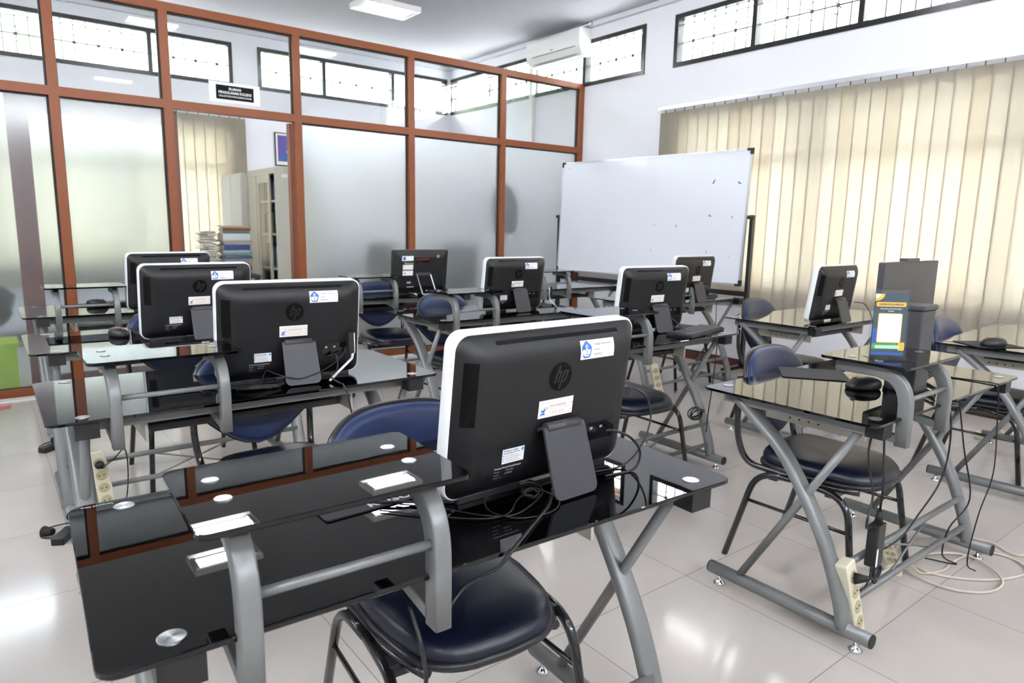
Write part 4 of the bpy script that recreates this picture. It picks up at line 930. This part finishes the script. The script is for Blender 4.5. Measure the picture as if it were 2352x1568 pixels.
MB().box(-0.031, -0.020, -0.0195, -0.0180, 0.03, 0.09).obj('paper_tag', 'paper', ad)
mb = MB()
for k in range(3): mb.tube(catmull([(0.03+0.03*math.cos(t), -0.004*k, -0.012+0.022*math.sin(t)) for t in [2*PI*i/8 for i in range(9)]], 4), 0.003, 6)
mb.tube(catmull([(0.0, 0, 0.002), (-0.02, 0, -0.02), (-0.06, -0.005, -0.035), (-0.10, -0.006, -0.03)], 4), 0.003, 6); mb.obj('cord_loops', 'cable', ad)
# ------------------------------------------------------------------ power strips
def make_strip():
    r = empty('power_strip', 'x', 'power strip')
    MB().slab(0.060, 0.27, 0.0, 0.042, 0.010, 0.004).obj('body', 'cream_plastic', r)
    for i in range(4):
        y = 0.085-i*0.056
        s = MB().lathe([(0.0215, 0.0), (0.0215, 0.0012), (0.0195, 0.0012), (0.0001, 0.0010)], (0, y, 0.042), 20).obj('socket', 'socket_tan', r)
        MB().cyl((-0.009, y, 0.0430), (-0.009, y, 0.0440), 0.003, seg=8).cyl((0.009, y, 0.0430), (0.009, y, 0.0440), 0.003, seg=8).obj('pin_hole', 'rubber', s)
    return r
ps = make_strip(); GP = 'cream four-way power strips'
def strip(o, loc, rot, lab):
    o.location = loc; o.rotation_euler = rot; o['label'] = lab; o['group'] = GP; return o
def strip_at(o, bottom, top, normal, lab):
    b, t = Vector(bottom), Vector(top); yv = (t-b).normalized(); zv = Vector(normal); zv = (zv-yv*zv.dot(yv)).normalized(); xv = yv.cross(zv)
    c = b+yv*0.135
    o.matrix_world = Matrix(((xv.x, yv.x, zv.x, c.x), (xv.y, yv.y, zv.y, c.y), (xv.z, yv.z, zv.z, c.z), (0, 0, 0, 1)))
    o['label'] = lab; o['group'] = GP
    return o
strip_at(ps, (2.150, 0.920, 0.006), (2.085, 0.95, 0.27), (0.05, -1, 0.05), 'cream power strip standing upright by the front leg of the front right desk')
strip_at(copy_tree(ps), (0.345, 3.33, 0.03), (0.320, 3.36, 0.28), (-0.05, -1, 0.1), 'cream power strip upright under the third desk of the left column')
strip_at(copy_tree(ps), (2.20, 3.33, 0.03), (2.15, 3.36, 0.28), (-0.3, -1, 0.1), 'cream power strip by the left leg of the antenna monitor desk')
strip_at(copy_tree(ps), (4.02, 3.30, 0.03), (3.96, 3.33, 0.28), (-0.5, -0.9, 0.1), 'cream power strip under the desk at the whiteboard')
strip(copy_tree(ps), (5.12, 1.42, 0.0), (0, 0, rad(60)), 'cream power strip lying on the floor at the right edge of the picture')
strip(copy_tree(ps), (2.78, 1.07, 0.0), (0, 0, rad(-58)), 'cream power strip lying on the floor by the coiled white cable')
def plug(name, a, b, label):
    o = MB().cyl(a, b, 0.019, 0.008, 14).obj(name, 'rubber'); return tag(o, label, 'plug', 'round black plugs in the power strips')
plug('power_plug', (2.101, 0.900, 0.218), (2.128, 0.866, 0.222), 'round black plug in the top socket of the strip on the front right desk')
plug('power_plug', (0.322, 3.312, 0.244), (0.332, 3.272, 0.246), 'round black plug in the top socket of the strip under the third left desk')
cable('hanging_cable', [(2.128, 0.866, 0.222), (2.155, 0.855, 0.215), (2.185, 0.875, 0.185), (2.205, 0.895, 0.20), (2.215, 0.90, 0.232)], 0.003, 'short black cord between the top plug and the hanging power adapter')
cable('hanging_cable', [(0.332, 3.272, 0.246), (0.37, 3.27, 0.27), (0.42, 3.30, 0.30), (0.43, 3.32, 0.20), (0.42, 3.33, 0.08), (0.40, 3.34, 0.01)], 0.003, 'black cord leaving the plugged strip under the third left desk')
cable('coiled_cable', [(2.10, 0.90, 0.10), (2.25, 0.93, 0.125), (2.45, 0.93, 0.13), (2.62, 0.93, 0.09), (2.74, 0.93, 0.02), (2.86, 0.90, 0.006), (3.02, 0.90, 0.006), (3.17, 0.86, 0.006), (3.21, 0.78, 0.006), (3.14, 0.70, 0.006), (3.01, 0.72, 0.006), (2.88, 0.80, 0.006), (2.80, 0.92, 0.006), (2.84, 1.02, 0.010), (2.96, 0.98, 0.014), (3.06, 0.90, 0.014), (3.04, 0.80, 0.012), (2.93, 0.72, 0.010), (2.80, 0.74, 0.008), (2.72, 0.84, 0.008), (2.74, 0.98, 0.008), (2.88, 1.08, 0.016), (3.05, 1.08, 0.014), (3.22, 1.0, 0.010), (3.30, 0.88, 0.008), (3.26, 0.76, 0.008), (3.5, 0.66, 0.006), (3.9, 0.55, 0.006)], 0.0048, 'dirty white cable coiled on the floor at the right', 'cable_white', n=8)
cable('floor_cable', [(2.88, 0.93, 0.705), (2.91, 0.90, 0.50), (2.92, 0.86, 0.30), (2.87, 0.90, 0.18), (2.90, 0.92, 0.05), (2.94, 0.88, 0.016), (2.90, 0.98, 0.012)], 0.003, 'thin black cord hanging onto the coiled white cable')
# floor clutter at left
def brick(x, y, rz, label):
    r = empty('power_adapter', label, 'adapter', (x, y, 0), rad(rz), 'black adapters on the floor at left')
    MB().slab(0.05, 0.12, 0, 0.03, 0.006, 0.002).obj('brick', 'black_plastic', r)
    MB().tube(catmull([(0, 0.06, 0.015), (0.0, 0.10, 0.03), (-0.05, 0.13, 0.012), (-0.12, 0.10, 0.004), (-0.10, 0.02, 0.004), (-0.03, 0.0, 0.005)], 6), 0.003, 6).obj('cord', 'cable', r)
brick(0.21, 4.50, -50, 'black adapter on the floor left of the second desk, beside the shelf corner')
brick(0.165, 3.17, -30, 'black adapter on the floor at the left, by the foot of the third desk')
tag(MB().cyl((0.10, 3.25, 0.022), (0.13, 3.22, 0.022), 0.022, 0.014, 12).obj('plug', 'rubber'), 'round black plug on the floor at the left', 'plug')
sl = empty('slipper', 'pink slipper on the floor at the far left by the partition', 'slipper', (-0.05, 5.72, 0), rad(75))
rg = [[(0.045*k*math.cos(a)*(1+0.15*math.sin(a)), 0.12*k*math.sin(a), z) for a in [2*PI*i/24 for i in range(24)]] for k, z in ((0.96, 0), (1, 0.006), (1, 0.018), (0.95, 0.022))]
MB().loft(rg, 0, True).obj('sole', 'pink', sl)
MB().loft([[(0.046*math.cos(a), y, 0.018+0.04*math.sin(a)) for a in [PI*i/10 for i in range(11)]]+[(0.040*math.cos(a), y, 0.018+0.034*math.sin(a)) for a in [PI*(10-i)/10 for i in range(11)]] for y in (0.0, 0.04, 0.08)], 0, True).obj('strap', 'pink', sl)
# ------------------------------------------------------------------ poster stand
po = empty('poster_stand', 'clear acrylic stand with dark poster and yellow title bar on a raised shelf', 'poster stand', (2.205, 0.925, 0.915), rad(-41))
MB().slab(0.118, 0.10, 0.0, 0.003, 0.003, 0.0004, (0.01, 0.0)).obj('acrylic_base', 'acrylic', po)
def PO(x, y, n=0.0): return (x, -0.004-n+(y)*0.03, 0.003+y)
pwid, phei = 0.116, 0.212
MB().loft([[PO(x, y, n) for x, y in ((-pwid/2, 0), (pwid/2, 0), (pwid/2, phei), (-pwid/2, phei))] for n in (-0.002, 0.002)], 0, False).obj('acrylic_sheet', 'acrylic', po)
def pp(name, x0, x1, y0_, y1_, m_, n): 
    return MB().poly([PO((x0+x1)/2+x, (y0_+y1_)/2+y, n) for x, y in rrect(x1-x0, y1_-y0_, min(0.004, (y1_-y0_)/2.2), 3)]).obj(name, m_, po)
pp('poster_sheet', -0.050, 0.050, 0.008, 0.200, 'poster_slate', 0.0025)
MB().poly([PO(-0.0495, 0.199, 0.0028)]+[PO(-0.0495+0.028*math.cos(a), 0.199-0.022*math.sin(a), 0.0028) for a in [PI/2*i/10 for i in range(11)]]).obj('corner_swoosh', 'poster_gold', po)
MB().poly([PO(-0.0495, 0.199, 0.0030)]+[PO(-0.0495+0.017*math.cos(a), 0.199-0.013*math.sin(a), 0.0030) for a in [PI/2*i/10 for i in range(11)]]).obj('corner_white', 'paper', po)
pp('title_bar', -0.045, 0.045, 0.160, 0.174, 'poster_gold', 0.0028)
mb = MB(); put_text(mb, 'KUESIONER KEPUASAN PEMUSTAKA', 0.0072, lambda x, y: PO(x, y, 0.0031), 0, 0.1645, 'CENTER', sx=0.62, bold=0.0003); mb.obj('title_lettering', 'print_dark', po)
mb = MB(); put_text(mb, 'Perpustakaan Universitas Negeri', 0.0068, lambda x, y: PO(x, y, 0.0031), 0, 0.1515, 'CENTER', sx=0.72); put_text(mb, 'Surabaya', 0.0068, lambda x, y: PO(x, y, 0.0031), 0, 0.1445, 'CENTER', sx=0.72); mb.obj('lettering', 'paper', po)
pp('gold_border', -0.0365, 0.0365, 0.0475, 0.1395, 'poster_gold', 0.0028); pp('white_panel', -0.0345, 0.0345, 0.0495, 0.1375, 'paper', 0.0031)
pp('blue_block', -0.050, -0.0375, 0.045, 0.092, 'poster_blue', 0.0027); pp('green_bar', -0.050, 0.030, 0.028, 0.046, 'poster_green', 0.0027); pp('mint_pill', -0.040, 0.036, 0.0295, 0.040, 'poster_mint', 0.0029)
pp('gold_block', 0.030, 0.050, 0.024, 0.050, 'poster_gold', 0.0028)
pp('contact_strip', -0.048, 0.048, 0.010, 0.018, 'poster_blue', 0.0028)
# ------------------------------------------------------------------ the office behind the partition
cb = empty('steel_cabinet', 'beige steel cabinet with sliding glass door, seen through the doorway', 'cabinet', (2.40, 7.02, 0))
cd, cw, chh = 0.45, 0.90, 1.845
mb = MB().box(0.0, cd, 0, 0.02, 0, chh).box(0, cd, cw-0.02, cw, 0, chh).box(0, cd, 0.02, cw-0.02, chh-0.06, chh).box(0, cd, 0.02, cw-0.02, 0, 0.08).box(cd-0.015, cd, 0.02, cw-0.02, 0.08, chh-0.06)
mb.obj('body', 'cabinet', cb)
MB().box(cd-0.03, cd-0.016, 0.02, cw-0.02, 0.08, chh-0.06).obj('back_panel', 'cabinet_in', cb)
for z_ in (0.42, 0.80, 1.16, 1.5): MB().box(0.03, cd-0.02, 0.02, cw-0.02, z_, z_+0.02).obj('shelf', 'cabinet', cb)
dr = MB().box(0.004, 0.022, 0.20, 0.25, 0.08, chh-0.06).box(0.004, 0.022, 0.55, 0.60, 0.08, chh-0.06).box(0.004, 0.022, 0.25, 0.55, chh-0.14, chh-0.06).box(0.004, 0.022, 0.25, 0.55, 0.08, 0.16).obj('sliding_door', 'cabinet', cb)
MB().box(0.011, 0.015, 0.25, 0.55, 0.16, chh-0.14).obj('door_glass', 'glass', dr)
MB().box(0.004, 0.022, 0.62, 0.88, 0.08, chh-0.06).obj('closed_panel', 'cabinet', cb)
MB().box(0.07, 0.17, -0.0015, 0, chh-0.10, chh-0.065).obj('paper_label', 'paper', cb)
book_cols = [(0.05, 0.09, 0.28), (0.35, 0.06, 0.05), (0.10, 0.20, 0.14), (0.55, 0.50, 0.42), (0.08, 0.08, 0.10), (0.10, 0.28, 0.45), (0.62, 0.58, 0.50), (0.50, 0.12, 0.14), (0.30, 0.30, 0.34), (0.60, 0.40, 0.15), (0.70, 0.72, 0.74), (0.05, 0.14, 0.30)]
for i, c in enumerate(book_cols): mat('book_%d' % i, c, 0.5)
rb = random.Random(5)
def shelf_book(x, y, z, h, w, dp, ci, label, group):
    r = empty('book', label, 'book', (x, y, z), 0, group)
    MB().box(0, dp, 0, 0.003, 0, h).box(0, dp, w-0.003, w, 0, h).box(0, 0.004, 0, w, 0, h).obj('cover', 'book_%d' % ci, r)
    MB().box(0.004, dp-0.004, 0.003, w-0.003, 0.003, h-0.003).obj('pages', 'paper_warm', r)
names = ['navy', 'dark red', 'dark green', 'tan', 'black', 'blue', 'cream', 'red', 'grey', 'ochre', 'white', 'deep blue']
lv = {0.44: 'bottom', 0.82: 'lower', 1.18: 'middle', 1.52: 'top'}
for z_ in (0.44, 0.82, 1.18, 1.52):
    y_ = 7.045
    while y_ < 7.75:
        w = rb.uniform(0.022, 0.055); h = rb.uniform(0.19, 0.25); ci = rb.randrange(12)
        shelf_book(2.52, y_, z_, h, w, 0.20, ci, '%s book on the %s shelf of the office cabinet behind the glass door' % (names[ci], lv[z_]), 'books on the %s cabinet shelf' % lv[z_]); y_ += w+0.002
        if rb.random() < 0.15: y_ += 0.05
cb2 = empty('steel_cabinet', 'pale cabinet beyond the glass door cabinet, against the far wall', 'cabinet', (2.34, 7.93, 0))
MB().box(0, 0.5, 0, 0.78, 0, 1.83).obj('body', 'cabinet', cb2)
for y_ in (0.01, 0.395): dd = MB().box(-0.012, 0, y_, y_+0.375, 0.08, 1.80).obj('door', 'pale_plaster', cb2); MB().box(-0.025, -0.012, y_+0.03, y_+0.045, 0.95, 1.05).obj('handle', 'aluminium', dd)
# table with the pile of books
tb_ = empty('side_table', 'dark table under the tall pile of books in the office', 'table', (2.0, 7.55, 0))
MB().box(-0.45, 0.28, -0.35, 0.35, 0.72, 0.75).obj('table_top', 'dark_grey', tb_)
for sx, sy in ((-0.42, -0.32), (0.25, -0.32), (-0.42, 0.32), (0.25, 0.32)): MB().box(sx-0.02, sx+0.02, sy-0.02, sy+0.02, 0, 0.72).obj('leg', 'dark_grey', tb_)
zc = 0.75
seq = [(4, 0.05), (0, 0.045), (7, 0.028), (8, 0.045), (11, 0.02), (9, 0.018), (5, 0.022), (6, 0.03), (0, 0.055), (3, 0.022), (3, 0.02), (10, 0.07), (2, 0.03), (1, 0.022), (9, 0.014), (6, 0.012)]
for i, (ci, h) in enumerate(seq):
    w = rb.uniform(0.24, 0.30); dp = rb.uniform(0.20, 0.23)
    r = empty('book', '%s book in the tall pile, %s' % (names[ci], 'lowest of the pile' if i == 0 else ('topmost of the pile' if i == len(seq)-1 else 'number %d counted up from the table' % (i+1))), 'book', (2.07+rb.uniform(-0.02, 0.02), 7.38+rb.uniform(-0.02, 0.02), zc), rad(rb.uniform(-6, 6)), 'pile of books in the office')
    MB().box(-w/2, w/2, -dp/2, dp/2, 0, 0.003).box(-w/2, w/2, -dp/2, dp/2, h-0.003, h).box(-w/2, w/2, -dp/2, -dp/2+0.004, 0, h).obj('cover', 'book_%d' % ci, r)
    MB().box(-w/2+0.004, w/2-0.004, -dp/2+0.004, dp/2-0.004, 0.003, h-0.003).obj('pages', 'paper_warm', r); zc += h
zc = 0.75; mb = MB()
for i in range(60):
    w = rb.uniform(0.10, 0.15); a = rb.uniform(-0.4, 0.4); h = rb.uniform(0.004, 0.012); cx_, cy_ = 1.83+rb.uniform(-0.02, 0.02), 7.40+rb.uniform(-0.03, 0.03)
    P = [(cx_+sx*w*math.cos(a)*0.5-sy*0.11*math.sin(a), cy_+sx*w*math.sin(a)*0.5+sy*0.11*math.cos(a)) for sx, sy in ((-1, -1), (1, -1), (1, 1), (-1, 1))]
    mb.loft([[(x, y, z_+rb.uniform(-0.002, 0.002)) for x, y in P] for z_ in (zc, zc+h*0.8)], 0, False); zc += h
    if zc > 1.22: break
tag(mb.obj('paper_stack', 'cream'), 'ragged stack of loose papers left of the pile of books', 'paper', kind='stuff')
# portrait
pt = empty('framed_portrait', 'framed purple-toned portrait of a person on the office wall', 'picture', (3.24, YB-0.001, 2.21))
MB().box(-0.20, 0.20, -0.02, 0, -0.205, 0.205).obj('frame', 'black_frame', pt)
MB().box(-0.188, 0.188, -0.0215, -0.02, -0.193, 0.193).obj('mount', 'cream', pt)
F3 = lambda P, y: [(x, y, z_) for x, z_ in P]
MB().poly(F3([(-0.165, -0.150), (0.165, -0.150), (0.165, 0.170), (-0.165, 0.170)], -0.0220)).obj('background', 'purple', pt)
MB().poly(F3([(-0.16, -0.149), (0.16, -0.149), (0.15, -0.08), (0.07, -0.02), (-0.05, -0.02), (-0.14, -0.07)], -0.0224)).obj('jacket', 'poster_blue', pt)
MB().poly(F3([(-0.01, -0.149), (0.07, -0.149), (0.05, -0.02), (-0.06, -0.02)], -0.0228)).obj('shirt', 'cream', pt)
MB().poly([(0.0+0.072*math.cos(a), -0.0231, 0.075+0.095*math.sin(a)) for a in [2*PI*i/24 for i in range(24)]]).obj('hair', 'poster_blue', pt)
MB().poly([(0.005+0.056*math.cos(a), -0.0234, 0.055+0.080*math.sin(a)) for a in [2*PI*i/24 for i in range(24)]]).obj('face', 'purple_light', pt)
mb = MB()
for x in (-0.018, 0.028): mb.poly([(x+0.010*math.cos(a), -0.0237, 0.068+0.004*math.sin(a)) for a in [2*PI*i/12 for i in range(12)]])
mb.poly([(0.005+0.018*math.cos(a), -0.0237, 0.010+0.006*math.sin(a)) for a in [2*PI*i/12 for i in range(12)]]); mb.obj('features', 'purple', pt)
# crate, bag and dark shapes blurred by the frosted glass
cr = empty('storage_crate', 'bright lime green crate blurred behind the frosted glass at the far left', 'crate', (-0.10, 6.28, 0))
mb = MB().box(-0.24, 0.24, -0.16, -0.145, 0.0, 0.36).box(-0.24, 0.24, 0.145, 0.16, 0, 0.36).box(-0.24, -0.225, -0.145, 0.145, 0, 0.36).box(0.225, 0.24, -0.145, 0.145, 0, 0.36).box(-0.24, 0.24, -0.16, 0.16, 0.0, 0.012)
mb.obj('body', 'lime', cr); MB().box(-0.255, 0.255, -0.175, 0.175, 0.36, 0.385).obj('rim', 'lime', cr)
mb = MB()
for i in range(5): mb.box(-0.15, 0.10, -0.163, -0.160, 0.05+i*0.055, 0.068+i*0.055)
mb.obj('slots', 'book_2', cr)
bgp = blob(-0.08, 6.66, 0.62, 0.26); tag(bgp.obj('black_bag', 'black_plastic'), 'black bag blurred behind the frosted glass above the lime crate', 'bag')
def office_chair(x, y, rz, label):
    r = empty('office_chair', label, 'chair', (x, y, 0), rad(rz), 'dark office chairs behind the frosted glass')
    MB().slab(0.46, 0.46, 0.44, 0.52, 0.08, 0.02).obj('seat', 'black_plastic', r)
    mb = MB(); mb.loft([[(x_, 0.22+k, 0.85+z_) for x_, z_ in rrect(0.44, 0.50, 0.10, 5)] for k in (0, 0.06)], 0, True); mb.obj('backrest', 'black_plastic', r)
    MB().cyl((0, 0, 0.08), (0, 0, 0.44), 0.025).bar((0, 0.2, 0.46), (0, 0.25, 0.70), 0.05, 0.02, upv=(1, 0, 0)).obj('column', 'black_plastic', r)
    mb = MB()
    for i in range(5):
        a = 2*PI*i/5; mb.tube([(0, 0, 0.09), (0.28*math.cos(a), 0.28*math.sin(a), 0.05)], 0.02, 8).cyl((0.28*math.cos(a), 0.28*math.sin(a)-0.012, 0.025), (0.28*math.cos(a), 0.28*math.sin(a)+0.012, 0.025), 0.025)
    mb.obj('wheel_base', 'black_plastic', r)
office_chair(3.25, 6.75, 200, 'dark office chair blurred behind the frosted pane left of the square computer')
office_chair(4.45, 6.80, 150, 'dark office chair blurred behind the frosted pane right of the square computer')
od = empty('office_desk', 'grey office desk blurred behind the frosted panes', 'desk', (3.95, 7.5, 0))
MB().box(-0.9, 0.9, -0.35, 0.35, 0.72, 0.75).obj('top', 'dark_grey', od)
for s in (-0.88, 0.85): MB().box(s, s+0.03, -0.33, 0.33, 0, 0.72).obj('side', 'dark_grey', od)
ct = empty('hanging_jacket', 'dark jacket blurred behind the frosted glass left of the whiteboard', 'jacket', (4.78, 6.30, 0))
rg = []
for z_, a, b in ((1.22, 0.13, 0.05), (1.30, 0.17, 0.07), (1.45, 0.18, 0.08), (1.60, 0.18, 0.08), (1.70, 0.14, 0.07), (1.76, 0.07, 0.04)):
    rg.append([(a*math.cos(t)*(1+0.08*math.sin(3*t)), b*math.sin(t), z_) for t in [2*PI*i/20 for i in range(20)]])
MB().loft(rg, 0, True).obj('cloth', 'black_plastic', ct)
MB().cyl((0, 0, 0.03), (0, 0, 1.85), 0.014).cyl((0, 0, 0), (0, 0, 0.03), 0.16, 0.14, 24).obj('coat_pole', 'dark_grey', ct)
# trees beyond the yard
for x, y, z_, r_, lab in ((5.2, 15.5, 3.4, 1.7, 'green tree outside the far windows, right of the other two'), (0.2, 15.5, 3.6, 1.9, 'green tree outside the far windows, between the other two'), (-4.0, 15.0, 3.9, 2.1, 'green tree outside the far windows, left of the other two'), (13.2, 15.0, 4.6, 2.4, 'green tree outside the small high window beside the air conditioner')):
    t = empty('tree', lab, 'tree', (x, y, -0.16)); b = blob(0, 0, z_, r_); b.obj('crown', 'leaves', t); MB().cyl((0, 0, 0), (0, 0, z_-r_*0.5), 0.14, 0.1).obj('trunk', 'leaf_brown', t)
